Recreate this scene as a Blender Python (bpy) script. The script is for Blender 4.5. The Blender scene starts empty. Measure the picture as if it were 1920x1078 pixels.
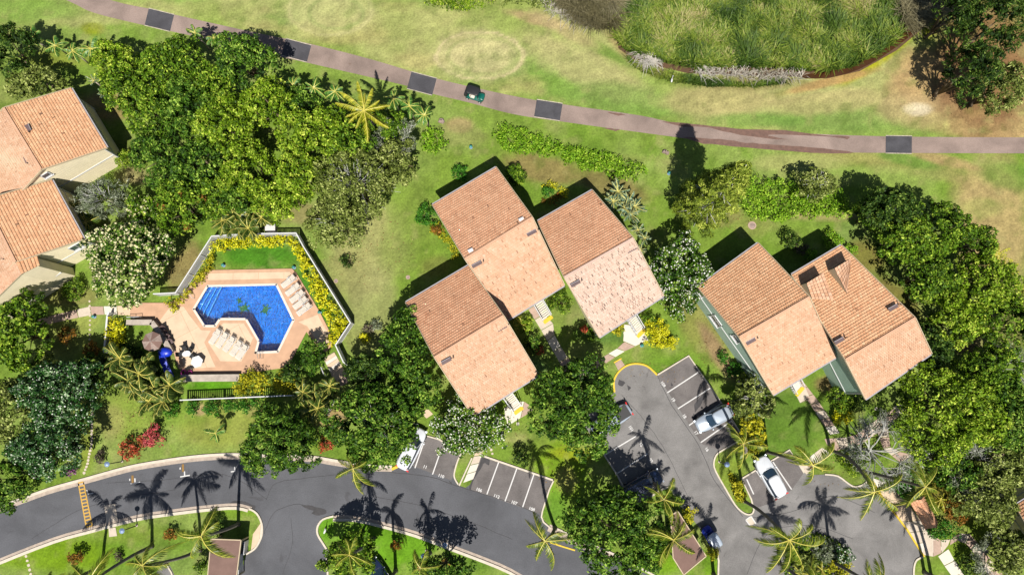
import bpy, math, random
import numpy as np
from mathutils import Vector, Matrix, Quaternion, geometry

# ---------------------------------------------------------------- camera, sky, sun, exposure
W0, F, CX, CY = 1920.0, 1300.0, 960.0, 539.0
H = 81.0
TILT = math.atan((730 - 539) / F)
CT, ST = math.cos(TILT), math.sin(TILT)
SC = bpy.context.scene
COL = SC.collection
cam_d = bpy.data.cameras.new('camera')
cam = bpy.data.objects.new('camera', cam_d)
COL.objects.link(cam)
cam.location = (0, 0, H)
cam.rotation_euler = (TILT, 0, 0)
cam_d.sensor_width = 36.0
cam_d.lens = 36.0 * F / W0
cam_d.clip_end = 3000
SC.camera = cam
SHX, SHY = -0.035, 0.60            # ground shadow offset per metre of height
world = bpy.data.worlds.new('World')
SC.world = world
world.use_nodes = True
wn = world.node_tree
bg = wn.nodes['Background']
sky = wn.nodes.new('ShaderNodeTexSky')
sky.sky_type = 'NISHITA'
sky.sun_disc = False
sky.sun_elevation = math.radians(59)
sky.sun_rotation = math.radians(180)
wn.links.new(sky.outputs[0], bg.inputs['Color'])
bg.inputs['Strength'].default_value = 0.05
sl = bpy.data.lights.new('sun', 'SUN')
sl.energy = 5.0
sl.angle = math.radians(0.5)
sl.color = (1.0, 0.955, 0.88)
sun = bpy.data.objects.new('sun', sl)
COL.objects.link(sun)
sun.rotation_euler = Vector((SHX, SHY, -1)).to_track_quat('-Z', 'Y').to_euler()
sun.location = (0, -60, 100)
SC.view_settings.view_transform = 'Standard'
SC.view_settings.look = 'None'
SC.view_settings.gamma = 1
SC.view_settings.use_curve_mapping = False
SC.view_settings.exposure = 0.83
SC.cycles.diffuse_bounces = 2
SC.cycles.max_bounces = 8

R = random.Random(7)
NR = np.random.default_rng(11)

def G(px, py, z=0.0):
    """point of the place seen at photo pixel (px, py) at height z"""
    x = (px - CX) / F; y = -(py - CY) / F
    d = (x, y * CT + ST, y * ST - CT)
    t = (z - H) / d[2]
    return Vector((d[0] * t, d[1] * t, z))

def PXY(X, Y, Z=0.0):
    Zc = Z - H
    y = Y * CT + Zc * ST
    z = -(-Y * ST + Zc * CT)
    return CX + F * X / z, CY - F * y / z

def lin(c):
    c = c / 255.0
    return c / 12.92 if c <= 0.04045 else ((c + 0.055) / 1.055) ** 2.4

def C(r, g, b, k=2.15):
    """colour measured in full sun in the picture -> base colour"""
    return (lin(r) / k, lin(g) / k, lin(b) / k, 1.0)

# ---------------------------------------------------------------- materials
MATS = {}
def nm(name):
    m = bpy.data.materials.new(name); m.use_nodes = True
    MATS[name] = m
    nt = m.node_tree
    return m, nt, nt.nodes['Principled BSDF']

def mat(name, col, rough=0.8, spec=0.3, var=0.15, scale=2.0, bump=0.0, bscale=20.0, metal=0.0, var2=None, coat=0.0, wave=None):
    if name in MATS: return MATS[name]
    m, nt, p = nm(name)
    p.inputs['Roughness'].default_value = rough
    p.inputs['Specular IOR Level'].default_value = spec
    p.inputs['Metallic'].default_value = metal
    p.inputs['Coat Weight'].default_value = coat
    p.inputs['Coat Roughness'].default_value = 0.08
    geo = nt.nodes.new('ShaderNodeNewGeometry')
    n1 = nt.nodes.new('ShaderNodeTexNoise'); n1.inputs['Scale'].default_value = scale; n1.inputs['Detail'].default_value = 6
    n1.inputs['Roughness'].default_value = 0.65
    nt.links.new(geo.outputs['Position'], n1.inputs['Vector'])
    cr = nt.nodes.new('ShaderNodeValToRGB')
    c2 = var2 if var2 else tuple(min(1, c * (1 + var)) for c in col[:3]) + (1,)
    c1 = tuple(c * (1 - var) for c in col[:3]) + (1,)
    if var2: c1 = col
    cr.color_ramp.elements[0].position = 0.34; cr.color_ramp.elements[0].color = c1
    cr.color_ramp.elements[1].position = 0.66; cr.color_ramp.elements[1].color = c2
    nt.links.new(n1.outputs['Fac'], cr.inputs['Fac'])
    nt.links.new(cr.outputs['Color'], p.inputs['Base Color'])
    if bump or wave:
        b = nt.nodes.new('ShaderNodeBump'); b.inputs['Strength'].default_value = bump or 0.6
        b.inputs['Distance'].default_value = 0.05
        if wave:
            w = nt.nodes.new('ShaderNodeTexWave'); w.bands_direction = 'Z'; w.wave_profile = 'SAW'
            w.inputs['Scale'].default_value = wave
            nt.links.new(geo.outputs['Position'], w.inputs['Vector'])
            nt.links.new(w.outputs['Fac'], b.inputs['Height'])
        else:
            n2 = nt.nodes.new('ShaderNodeTexNoise'); n2.inputs['Scale'].default_value = bscale; n2.inputs['Detail'].default_value = 4
            nt.links.new(geo.outputs['Position'], n2.inputs['Vector'])
            nt.links.new(n2.outputs['Fac'], b.inputs['Height'])
        nt.links.new(b.outputs['Normal'], p.inputs['Normal'])
    return m

def tint_mat(name, stops, rough=0.55, spec=0.35, trans=0.0, nvar=0.0):
    """base colour from the per-face attribute 'tint' through a ramp"""
    if name in MATS: return MATS[name]
    m, nt, p = nm(name)
    p.inputs['Roughness'].default_value = rough
    p.inputs['Specular IOR Level'].default_value = spec
    at = nt.nodes.new('ShaderNodeAttribute'); at.attribute_name = 'tint'
    cr = nt.nodes.new('ShaderNodeValToRGB')
    el = cr.color_ramp.elements
    n = len(stops)
    for i, (pos, c) in enumerate(stops):
        e = el[i] if i < 2 else el.new(pos)
        e.position = pos; e.color = c
    nt.links.new(at.outputs['Fac'], cr.inputs['Fac'])
    src = cr.outputs['Color']
    if nvar:
        geo = nt.nodes.new('ShaderNodeNewGeometry')
        n1 = nt.nodes.new('ShaderNodeTexNoise'); n1.inputs['Scale'].default_value = 0.7; n1.inputs['Detail'].default_value = 8
        n1.inputs['Roughness'].default_value = 0.7
        nt.links.new(geo.outputs['Position'], n1.inputs['Vector'])
        mr = nt.nodes.new('ShaderNodeMapRange'); mr.inputs['From Min'].default_value = .3; mr.inputs['From Max'].default_value = .7
        mr.inputs['To Min'].default_value = 1 - nvar; mr.inputs['To Max'].default_value = 1 + nvar
        nt.links.new(n1.outputs['Fac'], mr.inputs['Value'])
        mx = nt.nodes.new('ShaderNodeVectorMath'); mx.operation = 'SCALE'
        nt.links.new(src, mx.inputs[0]); nt.links.new(mr.outputs[0], mx.inputs['Scale'])
        src = mx.outputs[0]
    nt.links.new(src, p.inputs['Base Color'])
    if trans:
        tr = nt.nodes.new('ShaderNodeBsdfTranslucent')
        mix = nt.nodes.new('ShaderNodeMixShader'); mix.inputs[0].default_value = trans
        nt.links.new(src, tr.inputs['Color'])
        nt.links.new(p.outputs[0], mix.inputs[1]); nt.links.new(tr.outputs[0], mix.inputs[2])
        nt.links.new(mix.outputs[0], nt.nodes['Material Output'].inputs['Surface'])
    return m

# ---------------------------------------------------------------- mesh helpers
def tag(o, label=None, cat=None, group=None, kind=None):
    if label: o['label'] = label
    if cat: o['category'] = cat
    if group: o['group'] = group
    if kind: o['kind'] = kind
    return o

def link(name, me, parent=None, loc=(0, 0, 0), rot=None):
    o = bpy.data.objects.new(name, me); COL.objects.link(o)
    if parent is not None: o.parent = parent
    o.location = loc
    if rot is not None: o.rotation_euler = rot
    return o

def thing(name, label, cat, loc=(0, 0, 0), rotz=0.0, group=None):
    o = link(name, None, None, loc, (0, 0, rotz))
    o.empty_display_size = 0.3
    return tag(o, label, cat, group)

def np_mesh(name, V, Fq, m, tint=None, smooth=False):
    """fast quad/tri mesh from numpy arrays; Fq is (n,k)"""
    V = np.asarray(V, dtype=np.float32); Fq = np.asarray(Fq, dtype=np.int32)
    me = bpy.data.meshes.new(name)
    n, k = Fq.shape
    me.vertices.add(len(V)); me.vertices.foreach_set('co', V.ravel())
    me.loops.add(n * k); me.loops.foreach_set('vertex_index', Fq.ravel())
    me.polygons.add(n); me.polygons.foreach_set('loop_start', np.arange(0, n * k, k, dtype=np.int32))
    if smooth: me.polygons.foreach_set('use_smooth', np.ones(n, dtype=bool))
    if tint is not None:
        a = me.attributes.new('tint', 'FLOAT', 'FACE'); a.data.foreach_set('value', np.asarray(tint, dtype=np.float32))
    me.materials.append(m)
    me.update(calc_edges=True)
    return me

class MB:
    def __init__(s): s.v = []; s.f = []; s.t = []; s.m = []; s.mi = 0
    def add(s, vs, fs, tint=0.5):
        b = len(s.v); s.v += [tuple(v) for v in vs]
        for f in fs: s.f.append(tuple(i + b for i in f)); s.t.append(tint); s.m.append(s.mi)
        return s
    def box(s, c, d, rz=0.0, rx=0.0, ry=0.0, tint=0.5, taper=1.0):
        M = Matrix.Translation(c) @ Matrix.Rotation(rz, 4, 'Z') @ Matrix.Rotation(ry, 4, 'Y') @ Matrix.Rotation(rx, 4, 'X')
        vs = []
        for z in (-1, 1):
            k = taper if z > 0 else 1
            for x, y in ((-1, -1), (1, -1), (1, 1), (-1, 1)):
                vs.append(M @ Vector((x * d[0] / 2 * k, y * d[1] / 2 * k, z * d[2] / 2)))
        return s.add(vs, [(3, 2, 1, 0), (4, 5, 6, 7), (0, 1, 5, 4), (1, 2, 6, 5), (2, 3, 7, 6), (3, 0, 4, 7)], tint)
    def bar(s, a, b, w, h, tint=0.5):
        """box section bar from a to b (w sideways, h upwards)"""
        a = Vector(a); b = Vector(b); d = (b - a); L = d.length
        if L < 1e-6: return s
        d.normalize(); side = d.cross(Vector((0, 0, 1)))
        if side.length < 1e-4: side = Vector((1, 0, 0))
        side.normalize(); up = side.cross(d).normalized()
        vs = []
        for p in (a, b):
            for i, j in ((-1, -1), (1, -1), (1, 1), (-1, 1)):
                vs.append(p + side * (i * w / 2) + up * (j * h / 2))
        return s.add(vs, [(0, 1, 2, 3), (7, 6, 5, 4), (4, 5, 1, 0), (5, 6, 2, 1), (6, 7, 3, 2), (7, 4, 0, 3)], tint)
    def prism(s, poly, z0, z1, tint=0.5, cap=True):
        n = len(poly); z1s = z1 if isinstance(z1, (list, tuple)) else [z1] * n
        vs = [(p[0], p[1], z0) for p in poly] + [(p[0], p[1], z) for p, z in zip(poly, z1s)]
        ar = sum(poly[i][0] * poly[(i + 1) % n][1] - poly[(i + 1) % n][0] * poly[i][1] for i in range(n))
        fs = []
        for i in range(n):
            j = (i + 1) % n
            fs.append((i, j, j + n, i + n) if ar > 0 else (j, i, i + n, j + n))
        if cap:
            tris = geometry.tessellate_polygon([[Vector((p[0], p[1], 0)) for p in poly]])
            for t in tris:
                a, b, c = t
                cr = (poly[b][0] - poly[a][0]) * (poly[c][1] - poly[a][1]) - (poly[b][1] - poly[a][1]) * (poly[c][0] - poly[a][0])
                if cr < 0: a, b, c = c, b, a
                fs.append((a + n, b + n, c + n)); fs.append((c, b, a))
        return s.add(vs, fs, tint)
    def tube(s, pts, rad, n=8, tint=0.5, cap=True):
        pts = [Vector(p) for p in pts]; k = len(pts)
        rad = rad if isinstance(rad, (list, tuple)) else [rad] * k
        vs = []; fs = []
        ref = Vector((0.1, 1, 0.03)).normalized()
        for i, p in enumerate(pts):
            d = (pts[min(i + 1, k - 1)] - pts[max(i - 1, 0)]).normalized()
            if abs(d.dot(ref)) > 0.95: ref = Vector((1, 0, 0.1)).normalized()
            a = d.cross(ref).normalized(); b = d.cross(a)
            for j in range(n):
                an = 2 * math.pi * j / n
                vs.append(p + (a * math.cos(an) + b * math.sin(an)) * rad[i])
        for i in range(k - 1):
            for j in range(n):
                j2 = (j + 1) % n
                fs.append((i * n + j, i * n + j2, (i + 1) * n + j2, (i + 1) * n + j))
        if cap:
            fs.append(tuple(range(n - 1, -1, -1))); fs.append(tuple((k - 1) * n + j for j in range(n)))
        return s.add(vs, fs, tint)
    def loft(s, rings, tint=0.5, cap=True):
        n = len(rings[0]); vs = [v for r in rings for v in r]; fs = []
        for i in range(len(rings) - 1):
            for j in range(n):
                j2 = (j + 1) % n
                fs.append((i * n + j, i * n + j2, (i + 1) * n + j2, (i + 1) * n + j))
        if cap:
            fs.append(tuple(range(n - 1, -1, -1))); fs.append(tuple((len(rings) - 1) * n + j for j in range(n)))
        return s.add(vs, fs, tint)
    def ball(s, c, r, n=10, m=6, tint=0.5):
        rings = []
        for i in range(1, m):
            a = math.pi * i / m - math.pi / 2
            rings.append([(c[0] + r[0] * math.cos(a) * math.cos(2 * math.pi * j / n), c[1] + r[1] * math.cos(a) * math.sin(2 * math.pi * j / n), c[2] + r[2] * math.sin(a)) for j in range(n)])
        return s.loft(rings, tint)
    def mesh(s, name, mats, org=(0, 0, 0), smooth=False, tint=False):
        me = bpy.data.meshes.new(name)
        if any(org): s.v = [(v[0] - org[0], v[1] - org[1], v[2] - org[2]) for v in s.v]
        me.from_pydata([tuple(v) for v in s.v], [], s.f)
        if not isinstance(mats, (list, tuple)): mats = [mats]
        for m in mats: me.materials.append(m)
        if len(mats) > 1: me.polygons.foreach_set('material_index', s.m)
        if smooth: me.polygons.foreach_set('use_smooth', [True] * len(s.f))
        if tint:
            a = me.attributes.new('tint', 'FLOAT', 'FACE'); a.data.foreach_set('value', s.t)
        me.update()
        return me
    def build(s, name, mats, parent=None, world=False, smooth=False, tint=False, kind=None):
        """world=True: the vertices are world points of an unrotated thing"""
        org = (0, 0, 0)
        if world and parent is not None:
            q = parent; org = Vector((0, 0, 0))
            while q is not None: org = org + q.location; q = q.parent
        o = link(name, s.mesh(name, mats, tuple(org), smooth, tint), parent)
        if kind: o['kind'] = kind
        return o

def gp(poly, z=0.0): return [G(x, y, z) for x, y in poly]

def smooth_poly(pts, n=3, closed=False):
    """Catmull-Rom through the points"""
    out = []; m = len(pts)
    rng = range(m if closed else m - 1)
    for i in rng:
        p0 = pts[(i - 1) % m] if closed or i > 0 else pts[0]
        p1 = pts[i]; p2 = pts[(i + 1) % m]
        p3 = pts[(i + 2) % m] if closed or i + 2 < m else pts[-1]
        for k in range(n):
            t = k / n
            out.append(tuple(0.5 * (2 * p1[a] + (p2[a] - p0[a]) * t + (2 * p0[a] - 5 * p1[a] + 4 * p2[a] - p3[a]) * t * t + (3 * p1[a] - p0[a] - 3 * p2[a] + p3[a]) * t ** 3) for a in (0, 1)))
    if not closed: out.append(tuple(pts[-1][:2]))
    return out

def sheet(name, poly, z, m, th=0.0, kind='structure', parent=None):
    w = gp(poly)
    b = MB(); b.prism([(p.x, p.y) for p in w], z - max(th, 0.003), z)
    o = b.build(name, m, parent)
    if kind: o['kind'] = kind
    return o

def strip(name, pts, w, z0, z1, m, side=0.0, px=True, kind='structure', parent=None):
    """band of width w along a polyline (side: shift in metres to the left of travel)"""
    P = [G(*p) for p in pts] if px else [Vector((p[0], p[1], 0)) for p in pts]
    b = MB(); L = []; Rr = []
    for i, p in enumerate(P):
        d = (P[min(i + 1, len(P) - 1)] - P[max(i - 1, 0)]); d.z = 0; d.normalize()
        n = Vector((-d.y, d.x, 0))
        L.append(p + n * (side + w / 2)); Rr.append(p + n * (side - w / 2))
    n = len(P); vs = [(p.x, p.y, z0) for p in L] + [(p.x, p.y, z0) for p in Rr] + [(p.x, p.y, z1) for p in L] + [(p.x, p.y, z1) for p in Rr]
    fs = []
    for i in range(n - 1):
        fs += [(2 * n + i, 3 * n + i, 3 * n + i + 1, 2 * n + i + 1), (i, 2 * n + i, 2 * n + i + 1, i + 1), (n + i, n + i + 1, 3 * n + i + 1, 3 * n + i), (i, i + 1, n + i + 1, n + i)]
    fs += [(0, n, 3 * n, 2 * n), (n - 1, 3 * n - 1, 4 * n - 1, 2 * n - 1)]
    b.add(vs, fs)
    o = b.build(name, m, parent)
    if kind: o['kind'] = kind
    return o

# ---------------------------------------------------------------- palette
conc = mat('concrete', C(232, 216, 196), 0.9, 0.2, 0.10, 1.2, 0.15, 14)
conc_w = mat('concrete_white', C(250, 240, 224), 0.85, 0.2, 0.05, 1.5)
conc_p = mat('concrete_pink', C(206, 178, 160), 0.9, 0.2, 0.12, 2.0, 0.1, 16)
kerb_m = mat('kerb_concrete', C(238, 226, 206), 0.9, 0.2, 0.10, 2.5)
gutter_m = mat('gutter_concrete', C(205, 188, 172), 0.9, 0.2, 0.18, 1.8)
yel_m = mat('yellow_kerb_paint', C(250, 214, 60), 0.7, 0.3, 0.08, 5)
whitep = mat('white_line_paint', C(240, 238, 236), 0.7, 0.3, 0.10, 9)
yelp = mat('yellow_line_paint', C(226, 180, 84), 0.7, 0.3, 0.15, 6)
white_m = mat('white_paint', C(245, 245, 245), 0.5, 0.4, 0.03, 3)
black_m = mat('black_plastic', (0.012, 0.012, 0.013, 1), 0.5, 0.4, 0.1, 4)
dark_m = mat('dark_rubber', (0.02, 0.02, 0.02, 1), 0.8, 0.3, 0.1, 4)
chrome_m = mat('alloy', (0.6, 0.6, 0.62, 1), 0.3, 0.5, 0.05, 4, metal=0.9)
deck_m = mat('pool_deck_terracotta', C(226, 182, 148), 0.85, 0.25, 0.10, 0.9, 0.1, 25)
deck_p = mat('pool_deck_pale', C(242, 214, 182), 0.85, 0.25, 0.09, 0.9, 0.1, 25)
brownroof = mat('brown_felt_roof', C(146, 118, 108), 0.95, 0.15, 0.10, 1.0, 0.2, 30)
trunk_m = mat('bark', C(130, 115, 95), 0.95, 0.1, 0.3, 5, 0.5, 12)
palmtrunk_m = mat('palm_bark', C(150, 142, 132), 0.95, 0.1, 0.25, 4, 0.5, 10)
bare_m = mat('grey_twigs', C(205, 205, 198), 0.9, 0.15, 0.2, 5)
green_wall = mat('sage_siding', C(146, 168, 154, 1.0), 0.7, 0.3, 0.06, 1.0, 0.5, wave=0.8)
beige_wall = mat('beige_siding', C(222, 210, 178, 1.15), 0.8, 0.25, 0.06, 1.0, 0.4, wave=0.8)
glass_m = mat('window_glass', (0.03, 0.045, 0.06, 1), 0.08, 0.8, 0.1, 2)
lamp_m = mat('blue_grey_lamp_cap', C(150, 175, 215), 0.35, 0.6, 0.05, 3)
teal_m = mat('teal_plastic', C(60, 150, 140), 0.5, 0.4, 0.05, 3)
blue_m = mat('blue_plastic', C(20, 60, 215), 0.4, 0.5, 0.1, 2)
stone_m = mat('stone_cap', C(205, 192, 178), 0.9, 0.2, 0.18, 1.6, 0.3, 20)
gold_m = mat('amber_plastic', C(160, 120, 50), 0.6, 0.4, 0.1, 3)
magenta_m = mat('pink_plastic', C(190, 60, 140), 0.5, 0.4, 0.1, 3)
rock_m = mat('rock', C(175, 155, 145), 0.95, 0.15, 0.25, 3, 0.6, 6)

# asphalt with patches, cracks and oil stains
def asphalt(name, base, stain, sc, warm=None):
    m, nt, p = nm(name)
    p.inputs['Roughness'].default_value = 0.85; p.inputs['Specular IOR Level'].default_value = 0.25
    geo = nt.nodes.new('ShaderNodeNewGeometry')
    def noise(s, d=6, r=0.6, dist=0.0):
        n = nt.nodes.new('ShaderNodeTexNoise'); n.inputs['Scale'].default_value = s; n.inputs['Detail'].default_value = d
        n.inputs['Roughness'].default_value = r; n.inputs['Distortion'].default_value = dist
        nt.links.new(geo.outputs['Position'], n.inputs['Vector']); return n
    def ramp(n, p0, p1, c0, c1):
        r = nt.nodes.new('ShaderNodeValToRGB'); r.color_ramp.elements[0].position = p0; r.color_ramp.elements[1].position = p1
        r.color_ramp.elements[0].color = c0; r.color_ramp.elements[1].color = c1
        nt.links.new(n.outputs['Fac'], r.inputs['Fac']); return r
    k = [c for c in base[:3]]
    a = ramp(noise(sc, 7, 0.62, 0.4), .32, .68, tuple(c * .74 for c in k) + (1,), tuple(c * 1.26 for c in k) + (1,))
    b = ramp(noise(9, 5), .3, .7, (.84, .84, .84, 1), (1.16, 1.16, 1.16, 1))
    c = ramp(noise(sc * 2.3 + .11, 5, .55, 1.0), .66, .72, (1, 1, 1, 1), stain)
    m1 = nt.nodes.new('ShaderNodeMix'); m1.data_type = 'RGBA'; m1.blend_type = 'MULTIPLY'; m1.inputs[0].default_value = 1
    m2 = nt.nodes.new('ShaderNodeMix'); m2.data_type = 'RGBA'; m2.blend_type = 'MULTIPLY'; m2.inputs[0].default_value = 0.8
    nt.links.new(a.outputs[0], m1.inputs[6]); nt.links.new(b.outputs[0], m1.inputs[7])
    nt.links.new(m1.outputs[2], m2.inputs[6]); nt.links.new(c.outputs[0], m2.inputs[7])
    nt.links.new(m2.outputs[2], p.inputs['Base Color'])
    bp = nt.nodes.new('ShaderNodeBump'); bp.inputs['Strength'].default_value = .3; bp.inputs['Distance'].default_value = .02
    nt.links.new(noise(40, 2).outputs['Fac'], bp.inputs['Height']); nt.links.new(bp.outputs['Normal'], p.inputs['Normal'])
    return m
road_m = asphalt('road_asphalt', C(104, 105, 110), (.75, .73, .72, 1), 0.16)
lot_m = asphalt('parking_asphalt', C(142, 139, 137), (.62, .6, .6, 1), 0.3)
bay_m = asphalt('bay_asphalt', C(124, 118, 116), (.62, .6, .6, 1), 0.42)
path_m = asphalt('cart_path_asphalt', C(164, 144, 134), (.85, .78, .72, 1), 0.25)
patch_m = asphalt('new_asphalt_patch', C(88, 87, 92), (.9, .9, .9, 1), 0.5)
# ---------------------------------------------------------------- ground
def vnoise(x, y, s, seed):
    """value noise in numpy, about 0..1"""
    x = x / s; y = y / s
    xi = np.floor(x).astype(np.int64); yi = np.floor(y).astype(np.int64)
    fx = x - xi; fy = y - yi
    fx = fx * fx * (3 - 2 * fx); fy = fy * fy * (3 - 2 * fy)
    def h(a, b):
        n = (a * 374761393 + b * 668265263 + seed * 1442695041) & 0xffffffff
        n = ((n ^ (n >> 13)) * 1274126177) & 0xffffffff
        return ((n ^ (n >> 16)) & 0xffff) / 65535.0
    return (h(xi, yi) * (1 - fx) + h(xi + 1, yi) * fx) * (1 - fy) + (h(xi, yi + 1) * (1 - fx) + h(xi + 1, yi + 1) * fx) * fy
def fbm(x, y, s, seed, o=4):
    a = 0; w = 0; k = 1.0
    for i in range(o):
        a = a + vnoise(x + i * 17.3, y - i * 9.1, s / 2 ** i, seed + i) * k; w += k; k *= 0.55
    return a / w

def axis(lo, hi, step, far):
    c = list(np.arange(lo, hi + 1e-6, step)); e = []; d = step * 3; v = lo
    while v > -far: v -= d; e.append(v); d *= 1.7
    f = []; d = step * 3; v = hi
    while v < far: v += d; f.append(v); d *= 1.7
    return np.array(e[::-1] + c + f)
gx = axis(-72, 72, 0.3, 900); gy = axis(-28, 62, 0.3, 900)
X, Y = np.meshgrid(gx, gy)
PX, PY = PXY(X, Y, 0.0)
def cc(*a): return np.array(C(*a)[:3])
def blend(A, c, m):
    m = np.clip(m, 0, 1)[..., None]; return A * (1 - m) + c * m
n1 = fbm(X, Y, 9.0, 3); n2 = fbm(X, Y, 2.6, 21); n3 = fbm(X, Y, 0.9, 40, 3); n4 = fbm(X * .35, Y, 5.0, 77)
def sm(e0, e1, v): t = np.clip((v - e0) / (e1 - e0), 0, 1); return t * t * (3 - 2 * t)
A = np.zeros(X.shape + (3,)) + cc(130, 158, 60)
A = blend(A, cc(146, 168, 82), sm(.4, .68, n1))
A = blend(A, cc(112, 144, 48), sm(.5, .72, n2) * .7)
A = blend(A, cc(166, 168, 104), sm(.58, .8, fbm(X, Y, 4.5, 5)) * .5)
# golf fairway above the cart path: paler and drier
pathy = np.interp(PX, [-400, 127, 300, 600, 815, 960, 1200, 1440, 1660, 1920, 2400], [-90, 12, 40, 100, 160, 198, 232, 256, 271, 273, 276])
fw = sm(4, -30, PY - pathy)
A = blend(A, cc(158, 172, 92), fw * .85)
A = blend(A, cc(184, 184, 118), fw * sm(.42, .66, n1) * .75)
A = blend(A, cc(118, 160, 62), fw * sm(.46, .7, n4) * .7)
A = blend(A, cc(192, 172, 118), fw * sm(.55, .78, fbm(X * .4, Y, 4.0, 61)) * .45)
def blob(px, py, rx, ry, col, k=1.0, ang=0.0, soft=.35, rag=.35):
    global A
    a = math.radians(ang); dx = PX - px; dy = PY - py
    u = (dx * math.cos(a) + dy * math.sin(a)) / rx; v = (-dx * math.sin(a) + dy * math.cos(a)) / ry
    d = np.sqrt(u * u + v * v) + (n2 - .5) * rag + (n3 - .5) * rag * .6
    A = blend(A, cc(*col), sm(1 + soft, 1 - soft, d) * k)
def ring(px, py, rx, ry, w, col, k):
    global A
    u = (PX - px) / rx; v = (PY - py) / ry
    d = np.abs(np.sqrt(u * u + v * v) + (n3 - .5) * .12 - 1) / w
    A = blend(A, cc(*col), sm(1, .2, d) * k)
D_DRY = (206, 196, 138); D_BROWN = (178, 148, 108); D_SOIL = (150, 112, 76); D_GR = (104, 146, 44); D_LIME = (160, 178, 20)
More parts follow.
